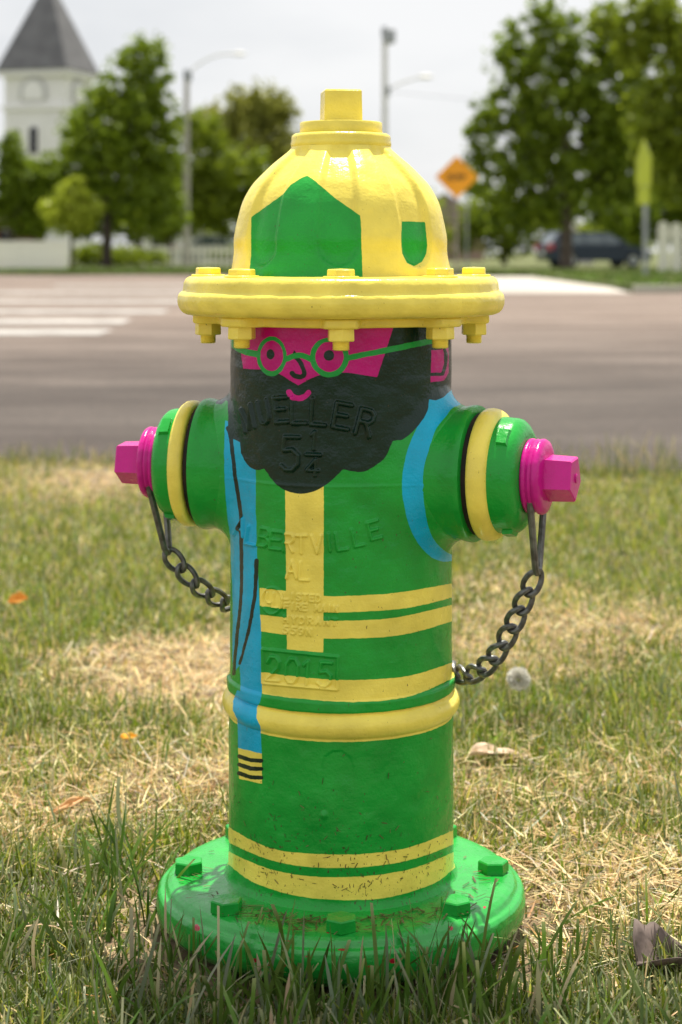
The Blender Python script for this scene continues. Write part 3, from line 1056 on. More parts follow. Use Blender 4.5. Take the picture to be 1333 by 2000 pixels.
def asphalt():
    m = bpy.data.materials.new("asphalt")
    nt, N, L, b = link_nodes(m)
    co = N.new("ShaderNodeTexCoord")
    a = N.new("ShaderNodeTexNoise")
    a.inputs['Scale'].default_value = .95
    a.inputs['Detail'].default_value = 6
    a.inputs['Roughness'].default_value = .65
    mpp = N.new("ShaderNodeMapping")
    mpp.inputs['Scale'].default_value = (.5, 1.3, 1)
    L.new(co.outputs['Object'], mpp.inputs[0])
    L.new(mpp.outputs[0], a.inputs['Vector'])
    r = N.new("ShaderNodeValToRGB")
    r.color_ramp.elements[0].position, r.color_ramp.elements[1].position = .36, .66
    r.color_ramp.elements[0].color = (.105, .072, .054, 1)
    r.color_ramp.elements[1].color = (.200, .157, .130, 1)
    L.new(a.outputs['Fac'], r.inputs[0])
    g = N.new("ShaderNodeTexNoise")
    g.inputs['Scale'].default_value = 42
    g.inputs['Detail'].default_value = 3
    L.new(co.outputs['Object'], g.inputs['Vector'])
    # base colour is darker in the kerb lane, paler across the far lanes
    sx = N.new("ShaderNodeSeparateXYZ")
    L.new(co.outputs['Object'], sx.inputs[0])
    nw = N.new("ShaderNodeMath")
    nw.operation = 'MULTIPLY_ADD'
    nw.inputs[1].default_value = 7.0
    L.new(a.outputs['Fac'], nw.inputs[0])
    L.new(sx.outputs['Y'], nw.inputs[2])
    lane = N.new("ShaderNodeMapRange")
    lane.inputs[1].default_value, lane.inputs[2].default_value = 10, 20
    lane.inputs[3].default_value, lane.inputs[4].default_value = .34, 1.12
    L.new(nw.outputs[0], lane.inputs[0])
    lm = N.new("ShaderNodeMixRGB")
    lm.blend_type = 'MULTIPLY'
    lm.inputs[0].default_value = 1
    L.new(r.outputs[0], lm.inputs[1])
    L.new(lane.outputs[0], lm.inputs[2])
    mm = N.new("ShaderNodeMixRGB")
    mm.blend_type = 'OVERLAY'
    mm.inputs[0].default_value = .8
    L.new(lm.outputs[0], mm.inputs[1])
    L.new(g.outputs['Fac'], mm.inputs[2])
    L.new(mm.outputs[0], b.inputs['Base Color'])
    b.inputs['Roughness'].default_value = .7
    b.inputs['Specular IOR Level'].default_value = .3
    bp = N.new("ShaderNodeBump")
    bp.inputs['Distance'].default_value = .006
    L.new(g.outputs['Fac'], bp.inputs['Height'])
    L.new(bp.outputs[0], b.inputs['Normal'])
    return m


M_ASPH = asphalt()


def sheet(name, pts_, z, m):
    me = bpy.data.meshes.new(name)
    me.from_pydata([(x, y, z) for x, y in pts_], [], [tuple(range(len(pts_)))])
    o = bpy.data.objects.new(name, me)
    COL.objects.link(o)
    me.materials.append(m)
    return kind(o, 'structure')


def Yd(Z):
    return Z - CAM_D


sheet("ground", [(-900, -60), (900, -60), (900, 1400), (-900, 1400)], -.060, M_FAR_GRASS)
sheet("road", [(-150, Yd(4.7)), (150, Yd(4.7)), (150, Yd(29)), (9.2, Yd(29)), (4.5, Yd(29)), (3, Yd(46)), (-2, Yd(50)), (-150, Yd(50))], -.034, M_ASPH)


def terrain_z(x, y):
    """gentle unevenness of the near lawn"""
    return (vnoise(x * 2.2 + 20, y * 2.2 + 20, 31) - .5) * .02 * sstep(.2, .6, np.hypot(x, y)) - .006 - .015 * np.exp(-(x * x + y * y) / .085)


def lawn():
    nx, ny = 130, 130
    xs = np.linspace(-3.2, 3.2, nx)
    ys = np.linspace(-1.5, 1, ny)
    X, T = np.meshgrid(xs, np.linspace(0, 1, ny))
    edge = 3.62 + .03 * np.sin(X * 3.1) + .04 * (vnoise(X * 4 + 9, X * 0 + 2, 4) - .5) - .12 * X
    Yg = -2.1 + T * (edge + 2.1)
    Zg = terrain_z(X, Yg) - .028 * sstep(.965, 1.0, T)
    V = np.stack([X, Yg, Zg], -1).reshape(-1, 3)
    i = np.arange(ny - 1)[:, None] * nx
    k = np.arange(nx - 1)[None, :]
    Q = np.stack([i + k, i + k + 1, i + nx + k + 1, i + nx + k], -1).reshape(-1, 4)
    o = obj("lawn", np_mesh("lawn", V, Q), M_SOIL, smooth=True)
    return kind(o, 'structure')


lawn()


# ---- grass blades
def blade_material(name):
    m = bpy.data.materials.new(name)
    nt, N, L, b = link_nodes(m)
    at = N.new("ShaderNodeAttribute")
    at.attribute_name = "tint"
    L.new(at.outputs['Color'], b.inputs['Base Color'])
    b.inputs['Roughness'].default_value = .42
    b.inputs['Specular IOR Level'].default_value = .25
    tr = N.new("ShaderNodeBsdfTranslucent")
    L.new(at.outputs['Color'], tr.inputs['Color'])
    ms = N.new("ShaderNodeMixShader")
    ms.inputs[0].default_value = .36
    L.new(b.outputs[0], ms.inputs[1])
    L.new(tr.outputs[0], ms.inputs[2])
    L.new(ms.outputs[0], N["Material Output"].inputs[0])
    return m


M_BLADE = blade_material("grass_blade")


def blades(x, y, z, h, w, lean, az, curl, col, nseg):
    """curved tapering blades as one vertex array"""
    n = len(x)
    dx, dy = np.cos(az), np.sin(az)
    tw = rng.uniform(0, PI, n)
    tipw = np.where(rng.random(n) < .3, rng.uniform(.25, .42, n), .05)
    wx, wy = np.cos(tw), np.sin(tw)
    rows, cols = [], []
    for k in range(nseg + 1):
        t = k / nseg
        ang = lean + curl * t
        # integrate roughly along the blade
        if k == 0:
            cx, cy, cz = x.copy(), y.copy(), z.copy()
        else:
            st = h / nseg
            cx = cx + np.sin(ang) * dx * st
            cy = cy + np.sin(ang) * dy * st
            cz = cz + np.cos(ang) * st
        ww = w * (1 - .25 * t) * .5 if k < nseg else w * tipw
        rows.append(np.stack([cx - wx * ww, cy - wy * ww, cz], -1))
        rows.append(np.stack([cx + wx * ww, cy + wy * ww, cz], -1))
        cc = col
        if k == nseg:       # mower-dried tips
            cc = np.where((tipw > .2)[:, None], col * .6 + np.array([.62, .56, .34]) * .4, col)
        cols.append(cc)
        cols.append(cc)
    V = np.stack(rows, 1)          # n, 2(nseg+1), 3
    C = np.stack(cols, 1)
    m = 2 * (nseg + 1)
    base = (np.arange(n) * m)[:, None]
    Q = np.concatenate([np.stack([base[:, 0] + 2 * k, base[:, 0] + 2 * k + 1, base[:, 0] + 2 * k + 3, base[:, 0] + 2 * k + 2], -1) for k in range(nseg)], 0)
    return V.reshape(-1, 3), C.reshape(-1, 3), Q


PATCH = [  # x, depth, radius, straw amount
    (-.27, 2.82, .24, 1.7), (-.17, 2.6, .12, .9), (-.12, 2.45, .2, .5), (.38, 2.95, .42, .5), (.30, 1.84, .2, .6), (.42, 1.72, .18, .5), (-.52, 2.2, .3, .25), (-.7, 5.3, .5, .7), (-1.0, 4.9, .5, .6),
    (-.3, 5.35, .5, .6), (.35, 2.25, .3, .2), (-.35, 1.95, .25, .15), (.7, 3.3, .4, .35), (-.25, 2.1, .2, .3),
    (-.75, 3.4, .5, -.35), (-.45, 4.4, .4, -.3), (.72, 4.6, .7, -.6), (.9, 5.0, .6, -.4), (-.45, 3.0, .2, -.3), (.05, 1.45, .35, -.4), (-.32, 1.6, .2, -.4), (.5, 1.42, .3, -.4), (-.4, 1.38, .3, -.2)]


def dryness(x, y):
    Zd = y + CAM_D
    d = -.17 + 1.05 * (vnoise(x * 3.2 + 11, y * 2.4 + 7, 41) - .5) + .6 * (vnoise(x * 9 + 3, y * 7 + 5, 42) - .5)
    for px_, pz, r, s in PATCH:
        d = d + s * np.exp(-(((x - px_) ** 2 + (Zd - pz) ** 2) / (r * r)))
    return d


def make_grass():
    Vs, Cs, Qs, off = [], [], [], 0

    def put(V, C, Q):
        nonlocal off
        Vs.append(V)
        Cs.append(C)
        Qs.append(Q + off)
        off += len(V)

    def scatter(n, zmin=1.22, zmax=5.65, p=1.0):
        u = rng.random(n)
        Z = zmin * (zmax / zmin) ** (u ** p)
        hw = .25 * Z + .42
        x = rng.uniform(-1, 1, n) * hw
        y = Z - CAM_D
        keep = (np.hypot(x, y) > .173) & (y < 3.62 - .12 * x)
        return x[keep], y[keep]

    def tint(n, base, var):
        c = np.array(base)[None, :] * rng.uniform(1 - var, 1 + var, (n, 1))
        return np.clip(c * rng.uniform(.9, 1.1, (n, 3)), 0, 1)

    # standing mown blades
    x, y = scatter(300000)
    d = dryness(x, y)
    n = len(x)
    r = rng.random(n)
    dry = r < np.clip(d * .72, .03, .95)
    thin = rng.random(n) < np.clip(1.15 - .62 * np.clip(d, 0, 1.2), .25, 1) * (1 - .75 * sstep(.27, .20, np.hypot(x, y)))
    x, y, d, dry = x[thin], y[thin], d[thin], dry[thin]
    n = len(x)
    far = sstep(1.5, 4.5, y + CAM_D)
    h = rng.uniform(.012, .036, n) * (1 - .45 * sstep(.29, .20, np.hypot(x, y))) * (1 - .35 * np.clip(d, 0, 1)) * (1 - .05 * far)
    h *= np.where(rng.random(n) < .05, rng.uniform(1.3, 2.0, n), 1)
    clump = vnoise(x * 17 + 40, y * 13 + 40, 77) * .6 + vnoise(x * 41 + 20, y * 31 + 20, 78) * .4
    h *= .55 + .95 * clump
    w = rng.uniform(.0012, .0030, n) * (1 + .4 * far)
    lean = np.abs(rng.normal(.42, .42, n)) + np.where(dry, .35, 0)
    col = tint(n, (.165, .235, .022), .5) * (.62 + .76 * clump)[:, None] * (1 - .30 * sstep(2.1, 1.5, y + CAM_D))[:, None]  # shade painted into blade colour: darker near the viewer and in low clumps
    near = sstep(2.1, 1.55, y + CAM_D)  # fewer yellow, more blue-grey blades here, part of the painted foreground shade
    yel = rng.random(n) < (.20 + .14 * far) * (1 - .6 * near)
    col[yel] = tint(yel.sum(), (.46, .46, .07), .35)
    blu = rng.random(n) < .15 + .2 * near
    col[blu] = tint(blu.sum(), (.20, .25, .13), .5)
    gry = rng.random(n) < .10
    col[gry] = tint(gry.sum(), (.46, .47, .28), .35)
    col[dry] = tint(dry.sum(), (.74, .57, .28), .45)
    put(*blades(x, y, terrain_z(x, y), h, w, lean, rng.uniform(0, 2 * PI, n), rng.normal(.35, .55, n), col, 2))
    # lying thatch
    x, y = scatter(125000)
    d = dryness(x, y)
    keep = rng.random(len(x)) < np.clip(.22 + .70 * d, .06, 1)
    x, y = x[keep], y[keep]
    n = len(x)
    col = tint(n, (.80, .62, .33), .5)
    br = rng.random(n) < .12
    col[br] = tint(br.sum(), (.45, .25, .09), .3)
    gr = rng.random(n) < .16
    col[gr] = tint(gr.sum(), (.62, .57, .44), .2)
    put(*blades(x, y, terrain_z(x, y) + rng.uniform(.002, .015, n), rng.uniform(.015, .05, n), rng.uniform(.001, .0028, n), rng.normal(1.42, .16, n),
                rng.uniform(0, 2 * PI, n), rng.normal(.1, .2, n), col, 2))

    # untrimmed long blades round the base and tufts
    def tuft(cx, cy, sx, sy, n, h0, h1, base=(.095, .170, .026), lean0=.22, face=None):
        n = int(n * .38)
        x = cx + rng.normal(0, sx, n)
        y = cy + rng.normal(0, sy, n)
        k = np.hypot(x, y) > .181
        x, y = x[k], y[k]
        n = len(x)
        col = tint(n, base, .35)
        pale = rng.random(n) < .16
        col[pale] = tint(pale.sum(), (.22, .255, .15), .3)
        straw = rng.random(n) < .08
        col[straw] = tint(straw.sum(), (.5, .42, .25), .2)
        az = rng.uniform(0, 2 * PI, n) if face is None else rng.normal(face, .9, n)
        put(*blades(x, y, terrain_z(x, y), rng.uniform(h0, h1, n), rng.uniform(.0022, .0052, n), np.abs(rng.normal(lean0, .2, n)), az, rng.normal(.3, .45, n), col, 5))

    for a, n, h0, h1 in ((-150, 26, .03, .08), (-138, 34, .04, .09), (-126, 56, .04, .105), (-114, 64, .04, .10), (-103, 60, .04, .095), (-92, 60, .035, .085), (-81, 70, .04, .095),
                         (-70, 74, .04, .105), (-59, 66, .04, .09), (-48, 44, .03, .08), (-36, 30, .025, .06), (-22, 22, .03, .07)):
        t = math.radians(a)
        rr = .212 + random.uniform(-.005, .018)
        tuft(rr * math.cos(t), rr * math.sin(t), .020, .016, n, h0, h1)
        if -130 < a < -50:
            tuft(1.26 * rr * math.cos(t), 1.26 * rr * math.sin(t), .03, .022, int(n * .9), h0, h1 * .9)
    tuft(-.235, .12, .022, .03, 70, .05, .115)
    tuft(-.225, -.02, .03, .04, 90, .04, .10)
    tuft(-.28, -.10, .04, .04, 80, .03, .085)
    tuft(-.42, .0, .05, .06, 60, .03, .075)
    tuft(-.44, -.2, .06, .06, 90, .03, .075)
    tuft(-.27, -.27, .06, .04, 110, .03, .07)
    tuft(.215, .13, .025, .03, 24, .03, .085, (.13, .19, .04), .9)
    tuft(.215, .02, .012, .03, 18, .03, .07, (.14, .19, .04), .9)
    tuft(.26, -.28, .05, .03, 90, .03, .075, (.13, .18, .06))
    tuft(.40, -.30, .05, .03, 70, .03, .07, (.13, .18, .06))
    tuft(.13, -.32, .06, .03, 90, .03, .075)
    tuft(-.08, -.32, .08, .03, 120, .03, .075)
    tuft(.30, -.05, .05, .05, 20, .03, .07, (.14, .19, .06), .6)
    for k in range(90):
        Zt = rng.uniform(1.5, 5.3)
        xx = rng.uniform(-1, 1) * (.2 * Zt + .05)
        if math.hypot(xx, Zt - CAM_D) < .22:
            continue
        if rng.random() < dryness(np.array([xx]), np.array([Zt - CAM_D]))[0]:
            continue
        tuft(xx, Zt - CAM_D, .02, .02, int(rng.uniform(10, 26)), .025, .055, (.12, .17, .05) if rng.random() < .6 else (.22, .26, .07), .35)
    # blades hanging over the edge of the road
    xx = rng.uniform(-2.4, 2.4, 2800)
    yy = 3.60 - .12 * xx - np.abs(rng.normal(0, .06, 2800))
    n = len(xx)
    c = tint(n, (.17, .21, .05), .35)
    s = rng.random(n) < .35
    c[s] = tint(s.sum(), (.5, .42, .2), .25)
    put(*blades(xx, yy, terrain_z(xx, yy) - .01, rng.uniform(.03, .09, n) * (1 + .8 * sstep(.3, 1.0, xx)), rng.uniform(.002, .004, n), np.abs(rng.normal(.2, .2, n)), rng.uniform(0, 2 * PI, n), rng.normal(.3, .3, n), c, 3))
    V, C, Q = np.concatenate(Vs), np.concatenate(Cs), np.concatenate(Qs)
    me = np_mesh("grass", V, Q)
    set_col(me, "tint", C)
    o = obj("grass", me, M_BLADE)
    o['label'] = "dry patchy lawn grass with long dark blades round the hydrant"
    return kind(o, 'stuff')


make_grass()

# grass clippings that lie on the base and stick to the barrel
def clippings():
    n = 230
    a = np.radians(rng.normal(-95, 38, n))
    r = .126 + np.abs(rng.normal(0, .018, n))
    r = np.minimum(r, .163)
    L_ = rng.uniform(.003, .016, n)
    w = rng.uniform(.0004, .0009, n)
    t = rng.uniform(0, PI, n)
    x, y = r * np.cos(a), r * np.sin(a)
    z = np.full(n, .0416) + rng.uniform(0, .001, n)
    d = np.stack([np.cos(t) * L_ / 2, np.sin(t) * L_ / 2, rng.normal(0, .0004, n)], -1)
    s = np.stack([-np.sin(t) * w, np.cos(t) * w, np.zeros(n)], -1)
    c = np.stack([x, y, z], -1)
    V1 = np.stack([c - d - s, c + d - s, c + d + s, c - d + s], 1)
    n2 = 170
    a = np.radians(rng.uniform(-165, -15, n2))
    z = .06 + np.abs(rng.normal(0, .055, n2))
    z = z[z < .19]
    a = a[:len(z)]
    n2 = len(z)
    t = rng.uniform(0, PI, n2)
    L_ = rng.uniform(.001, .006, n2)
    w = rng.uniform(.0002, .0004, n2)
    R0 = .1104
    c = np.stack([R0 * np.cos(a), R0 * np.sin(a), z], -1)
    tx = np.stack([-np.sin(a), np.cos(a), 0 * a], -1)
    up = np.array([0, 0, 1.0])[None]
    d = (tx * np.cos(t)[:, None] + up * np.sin(t)[:, None]) * (L_ / 2)[:, None]
    s = (-tx * np.sin(t)[:, None] + up * np.cos(t)[:, None]) * w[:, None]
    V2 = np.stack([c - d - s, c + d - s, c + d + s, c - d + s], 1)
    V = np.concatenate([V1, V2]).reshape(-1, 3)
    Q = np.arange(len(V)).reshape(-1, 4)
    me = np_mesh("grass_clippings", V, Q)
    C = np.repeat(np.array([(.16, .11, .05), (.09, .07, .03), (.24, .18, .09), (.08, .10, .03)])[rng.integers(0, 4, len(Q))], 4, 0)
    set_col(me, "tint", C)
    o = obj("grass_clippings", me, M_BLADE)
    o['label'] = "dry grass clippings stuck to the hydrant base"
    kind(o, 'stuff')


clippings()


# ---- fallen leaves and the dandelion
def leaf(name, label, px_, py_, size, col, col2, curl, rz, tilt=(0, 0), lift=.012, ratio=.6, seed=0):
    Z = CAM_H * F_PX / (py_ - HY)
    p = pt(px_, py_, Z)
    n, m = 15, 9
    V, F = [], []
    for i in range(n):
        u = i / (n - 1)
        wd = ratio * (math.sin(PI * u ** .8) ** .75 * .5 + .01)
        wd *= 1 + .07 * math.sin(u * 19 + seed)
        for j in range(m):
            v = j / (m - 1) * 2 - 1
            X = (u - .5) * size
            Y = v * wd * size
            zz = size * (curl * v * v * wd * 1.6 + .22 * curl * math.sin(u * PI * 1.2 + seed) + .035 * math.sin(9 * u + 5 * v + seed) + .02 * math.sin(13 * v + 11 * u))
            V.append((X, Y, zz))
    for i in range(n - 1):
        for j in range(m - 1):
            a = i * m + j
            F.append((a, a + 1, a + m + 1, a + m))
    mm = MB()
    mm.v, mm.f = V, F
    o = mm.build(name, mat("dry_leaf_%d" % len(MATS), col, .8, col2, 3 / size, .0006, 6 / size), smooth=True)
    sf = o.modifiers.new("thickness", 'SOLIDIFY')
    sf.thickness = .0006
    o.location = (p.x, p.y, float(terrain_z(np.array([p.x]), np.array([p.y]))[0]) + lift)
    o.rotation_euler = (tilt[0], tilt[1], rz)
    return tag(o, label, "leaf")


leaf("fallen_leaf", "large crumpled purple-brown dead leaf lying on the grass right of the hydrant base", 1296, 1888, .062, (.085, .062, .052), (.19, .145, .125), .62, .5, (.28, -.1), .014, .95, 2)
leaf("fallen_leaf", "pale tan curled leaf in the grass right of the hydrant barrel", 975, 1490, .075, (.62, .46, .32), (.72, .58, .42), .3, .15, (.12, 0), .013, .35, 1)
leaf("fallen_leaf", "small orange leaf in the grass left of the hydrant's striped tag", 252, 1477, .022, (.75, .36, .02), (.82, .45, .05), .4, .3, (.4, 0), .026, .5, 3)
leaf("fallen_leaf", "orange-brown leaf near the left edge of the lawn", 36, 1208, .034, (.62, .24, .03), (.7, .33, .05), .5, .2, (.6, 0), .034, .7, 4)
leaf("fallen_leaf", "thin rust coloured leaf in straw left of the hydrant base", 140, 1600, .05, (.55, .30, .12), (.66, .42, .22), .4, .7, (.3, 0), .02, .22, 5)

dz = 2.44
dp = pt(1013, 1345, dz)
dand = thing("dandelion", "white dandelion seed head in the grass beside the chain", "dandelion", (dp.x, dp.y, 0))
hp = pt(1013, 1326, dz)
stem = MB().tube([(0, 0, -.005), (.002, 0, .012), (.0, 0, hp.z)], .0016, 6)
stem.build("stem", mat("dandelion_stem", (.25, .28, .12), .6), dand, True)
n = 240
dirs = rng.normal(0, 1, (n, 3))
dirs /= np.linalg.norm(dirs, axis=1)[:, None]
Rd = .0150 * rng.uniform(.85, 1.05, n)
Vd, Qd = [], []
for d, r in zip(dirs, Rd):
    d = Vector(d)
    s = d.orthogonal().normalized()
    t = d.cross(s)
    c = Vector((0, 0, hp.z)) + d * r
    b0 = Vector((0, 0, hp.z)) + d * .008
    for e1 in (s, t):
        e2 = d
        a = c + e1 * .0035
        b = c - e1 * .0035
        k = len(Vd)
        Vd += [b0, a + d * .0015, c, b + d * .0015]
        Qd.append((k, k + 1, k + 2, k + 3))
me = np_mesh("seed_head", np.array([tuple(v) for v in Vd]), np.array(Qd))
m_d = mat("seed_fluff", (.78, .76, .70), .9)
obj("seed_head", me, m_d, dand)

# ------------------------------------------------------------------ far side of the street
for k, (Z, dzk) in enumerate(((14.9, .95), (17.2, 1.0), (20.0, 1.0), (24.0, 1.1), (29.0, 1.2), (35, 1.2))):
    sheet("crosswalk_stripe" if k == 0 else "crosswalk_stripe.%03d" % k, [(-5.6, Yd(Z - dzk / 2)), (-1.95 - .1 * (k % 2), Yd(Z - dzk / 2)), (-1.95 - .1 * (k % 2), Yd(Z + dzk / 2)), (-5.6, Yd(Z + dzk / 2))], -.029, M_WHITEPAINT)

# concrete apron, footpath, kerb and verges
sheet("driveway", [(2.35, Yd(28.6)), (gx(1236, 28.6), Yd(28.6)), (gx(1236, 29) + 1.2, Yd(47)), (2.0, Yd(47))], -.028, M_CONC)
sheet("footpath", [(-60, Yd(54)), (60, Yd(54)), (60, Yd(56)), (-60, Yd(56))], -.020, M_CONC)
M_VERGE = mat("verge_grass", (.05, .085, .012), .95, (.13, .15, .035), 1.2, .03, 10)


def slab(name, x0, x1, Z0, Z1, z0, z1, m):
    mb = MB()
    mb.box(((x0 + x1) / 2, Yd((Z0 + Z1) / 2), (z0 + z1) / 2), (abs(x1 - x0), Z1 - Z0, z1 - z0))
    return kind(mb.build(name, m), 'structure')


slab("kerb", gx(1236, 30.5), 60, 30.2, 30.5, -.05, .06, M_CONC)
slab("verge", gx(1236, 30.5), 60, 30.5, 53.5, -.05, .055, M_VERGE)
slab("verge", 2.6, gx(1085, 48.5), 47.4, 53.5, -.05, .03, M_VERGE)
slab("verge", -60, -2.2, 50.4, 53.6, -.05, .03, M_VERGE)


def tufts_far(name, label, boxes, n, h):
    Vs, Cs, Qs, off = [], [], [], 0
    for x0, x1, Z0, Z1, z in boxes:
        x = rng.uniform(x0, x1, n)
        y = rng.uniform(Yd(Z0), Yd(Z1), n)
        c = np.array([(.10, .16, .025)]) * rng.uniform(.6, 1.7, (n, 1)) * rng.uniform(.85, 1.15, (n, 3))
        V, C, Q = blades(x, y, np.full(n, z), rng.uniform(.4, 1, n) * h, np.full(n, .06), np.abs(rng.normal(.3, .2, n)), rng.uniform(0, 2 * PI, n), rng.normal(.3, .2, n), c, 2)
        Vs.append(V), Cs.append(C), Qs.append(Q + off)
        off += len(V)
    me = np_mesh(name, np.concatenate(Vs), np.concatenate(Qs))
    set_col(me, "tint", np.concatenate(Cs))
    o = obj(name, me, M_BLADE)
    o['label'] = label
    return kind(o, 'stuff')


tufts_far("grass", "rough green grass on the verges across the road", [(gx(1240, 30.6), 12, 30.6, 53, .055), (2.6, 7, 47.5, 53, .03), (-16, -2.3, 50.5, 53.5, .03), (-16, -2.6, 56.3, 75, -.06)], 5000, .14)

# ---- trees
def leaf_material(name, c1, c2):
    m = bpy.data.materials.new(name)
    nt, N, L, b = link_nodes(m)
    at = N.new("ShaderNodeAttribute")
    at.attribute_name = "tint"
    r = N.new("ShaderNodeMixRGB")
    r.inputs[1].default_value = (*c1, 1)
    r.inputs[2].default_value = (*c2, 1)
    L.new(at.outputs['Fac'], r.inputs[0])
    L.new(r.outputs[0], b.inputs['Base Color'])
    b.inputs['Roughness'].default_value = .45
    b.inputs['Specular IOR Level'].default_value = .4
    tr = N.new("ShaderNodeBsdfTranslucent")
    L.new(r.outputs[0], tr.inputs['Color'])
    ms = N.new("ShaderNodeMixShader")
    ms.inputs[0].default_value = .52
    L.new(b.outputs[0], ms.inputs[1])
    L.new(tr.outputs[0], ms.inputs[2])
    L.new(ms.outputs[0], N["Material Output"].inputs[0])
    return m


LEAF = {
    'dark': leaf_material("dark_foliage", (.10, .165, .008), (.31, .41, .025)),
    'mid': leaf_material("mid_foliage", (.13, .19, .011), (.36, .44, .032)),
    'bright': leaf_material("bright_foliage", (.34, .42, .03), (.56, .62, .07)),
    'olive': leaf_material("olive_foliage", (.21, .23, .035), (.42, .43, .085)),
}
M_BARK = mat("bark", (.035, .026, .02), .9, (.085, .065, .05), 4, .02, 12)
M_BARK2 = mat("pale_bark", (.09, .07, .055), .9, (.16, .125, .10), 4, .02, 12)


def tree(label, px_, Z, blobs, nleaf, kind_, trunk_w, trunk_top, lsize=.22, name="tree", bark=None, cat="tree", seed=1, branch_to=None, solid=.55):
    """blobs: (px, py, rx_px, ry_px) ellipses of the crown as seen; depth radius from the width"""
    r = np.random.default_rng(seed)
    s = Z / F_PX
    base = Vector((gx(px_, Z), Yd(Z), -.06))
    t = thing(name, label, cat, base)
    B = np.array([((b[0] - CX) * s - base.x, 0 if len(b) < 5 else b[4], CAM_H - (b[1] - HY) * s + .06, b[2] * s, b[3] * s) for b in blobs])
    vol = B[:, 3] ** 2 * B[:, 4]
    vol = vol ** .8
    # sub-clumps inside every blob give light and dark masses and ragged gaps
    P, T = [], []
    for b, v in zip(B, vol / vol.sum()):
        nc = max(34, int(150 * v ** .5))
        d = r.normal(0, 1, (nc, 3))
        d /= np.linalg.norm(d, axis=1)[:, None]
        rad = r.uniform(.05, 1.0, nc) ** .6
        cc = np.stack([b[0] + d[:, 0] * rad * b[3], b[1] + d[:, 1] * rad * b[3], b[2] + d[:, 2] * rad * b[4]], -1)
        cr = np.minimum(b[3], b[4]) * r.uniform(.13, .30, nc)
        nl = int(nleaf * 2.6 * v)
        which = r.integers(0, nc, nl)
        q = r.normal(0, 1, (nl, 3))
        q /= np.linalg.norm(q, axis=1)[:, None]
        q *= (r.random((nl, 1)) ** solid)
        P.append(cc[which] + q * cr[which][:, None] * np.array([1, 1, .8]))
        T.append(np.clip(r.normal(.45, .22, nl) + (r.random(nc)[which] - .5) * .4, 0, 1))
        # looser leaves fill the rest of the blob
        nf = int(nl * .16)
        q = r.normal(0, 1, (nf, 3))
        q /= np.linalg.norm(q, axis=1)[:, None]
        q *= r.random((nf, 1)) ** .45
        P.append(np.array([b[0], b[1], b[2]]) + q * np.array([b[3], b[3], b[4]]) * 1.12)
        T.append(np.clip(r.normal(.5, .25, nf), 0, 1))
    P, T = np.concatenate(P), np.concatenate(T)
    n = len(P)
    a = r.normal(0, 1, (n, 3))
    a /= np.linalg.norm(a, axis=1)[:, None]
    b_ = np.cross(a, r.normal(0, 1, (n, 3)))
    b_ /= np.linalg.norm(b_, axis=1)[:, None]
    sz = lsize * r.uniform(.55, 1.25, n)[:, None] * .5
    V = np.stack([P - a * sz, P - b_ * sz * .55, P + a * sz, P + b_ * sz * .55], 1).reshape(-1, 3)
    me = np_mesh("crown", V, np.arange(n * 4).reshape(-1, 4))
    set_float(me, "tint", np.repeat(T, 4))
    obj("crown", me, LEAF[kind_], t)
    mb = MB()
    top = CAM_H - (trunk_top - HY) * s + .06
    w = trunk_w * s / 2
    mb.tube([(0, 0, -.1), (w * .1, 0, top * .08), (w * .2, 0, top * .4), (-w * .2, 0, top * .75), (0, 0, top)], w * 1.25, 10, r_end=w * .55)
    for b in B[r.permutation(len(B))[:8]]:
        z0 = top * r.uniform(.45, .95)
        e = Vector((b[0], b[1], b[2]))
        mid = Vector((e.x * .45, e.y * .45, z0 + (e.z - z0) * .6))
        mb.tube([(0, 0, z0), mid, e], w * .5, 6, r_end=w * .12)
    mb.build("trunk", bark or M_BARK, t, True)
    return t


tree("tall dark green tree with pointed crown standing in front of the church", 208, 68,
     [(285, 110, 55, 45), (265, 160, 75, 55), (240, 210, 95, 60), (235, 265, 115, 65), (215, 320, 110, 55), (290, 330, 75, 70), (260, 380, 100, 55), (160, 250, 45, 45), (165, 330, 50, 45), (325, 230, 35, 55), (310, 410, 65, 45)],
     10500, 'dark', 20, 300, .25, "broadleaf_tree", seed=3)
tree("wide dark green tree filling in behind the white picket fence on the left", 270, 90,
     [(150, 420, 60, 45), (230, 430, 75, 50), (320, 420, 80, 55), (400, 440, 70, 40), (120, 370, 40, 45), (380, 370, 60, 60), (190, 380, 60, 50)],
     7000, 'dark', 14, 420, .28, "broadleaf_tree", seed=43)
tree("small bright lime-green young tree behind the end of the left fence", 140, 65.5,
     [(140, 385, 35, 30), (120, 410, 42, 30), (165, 405, 40, 32), (140, 432, 48, 28), (150, 360, 22, 18)], 2600, 'bright', 7, 430, .2, "young_tree", seed=5)
tree("dark tree at the far left edge behind the fence", 22, 80,
     [(20, 300, 30, 45), (30, 350, 45, 50), (70, 400, 45, 45), (75, 350, 40, 40), (10, 400, 35, 45), (105, 330, 32, 38), (60, 440, 45, 25)], 5200, 'dark', 12, 400, .26, "broadleaf_tree", seed=8)
tree("mid green tree behind the street lamp pole", 330, 84,
     [(390, 260, 55, 50), (350, 330, 70, 65), (420, 330, 70, 65), (470, 340, 60, 65), (400, 400, 75, 55), (455, 410, 70, 55), (330, 400, 60, 60), (300, 430, 60, 40), (520, 400, 70, 70)],
     9000, 'mid', 14, 420, .28, "broadleaf_tree", seed=11)
tree("pale olive tree rising behind the hydrant's left shoulder", 500, 105,
     [(500, 215, 70, 60), (455, 240, 60, 55), (420, 280, 60, 55), (400, 240, 35, 30), (545, 235, 45, 50), (510, 280, 75, 60), (560, 310, 70, 70), (620, 350, 80, 80), (480, 200, 35, 25)],
     9500, 'olive', 12, 330, .3, "broadleaf_tree", seed=13, solid=.8)
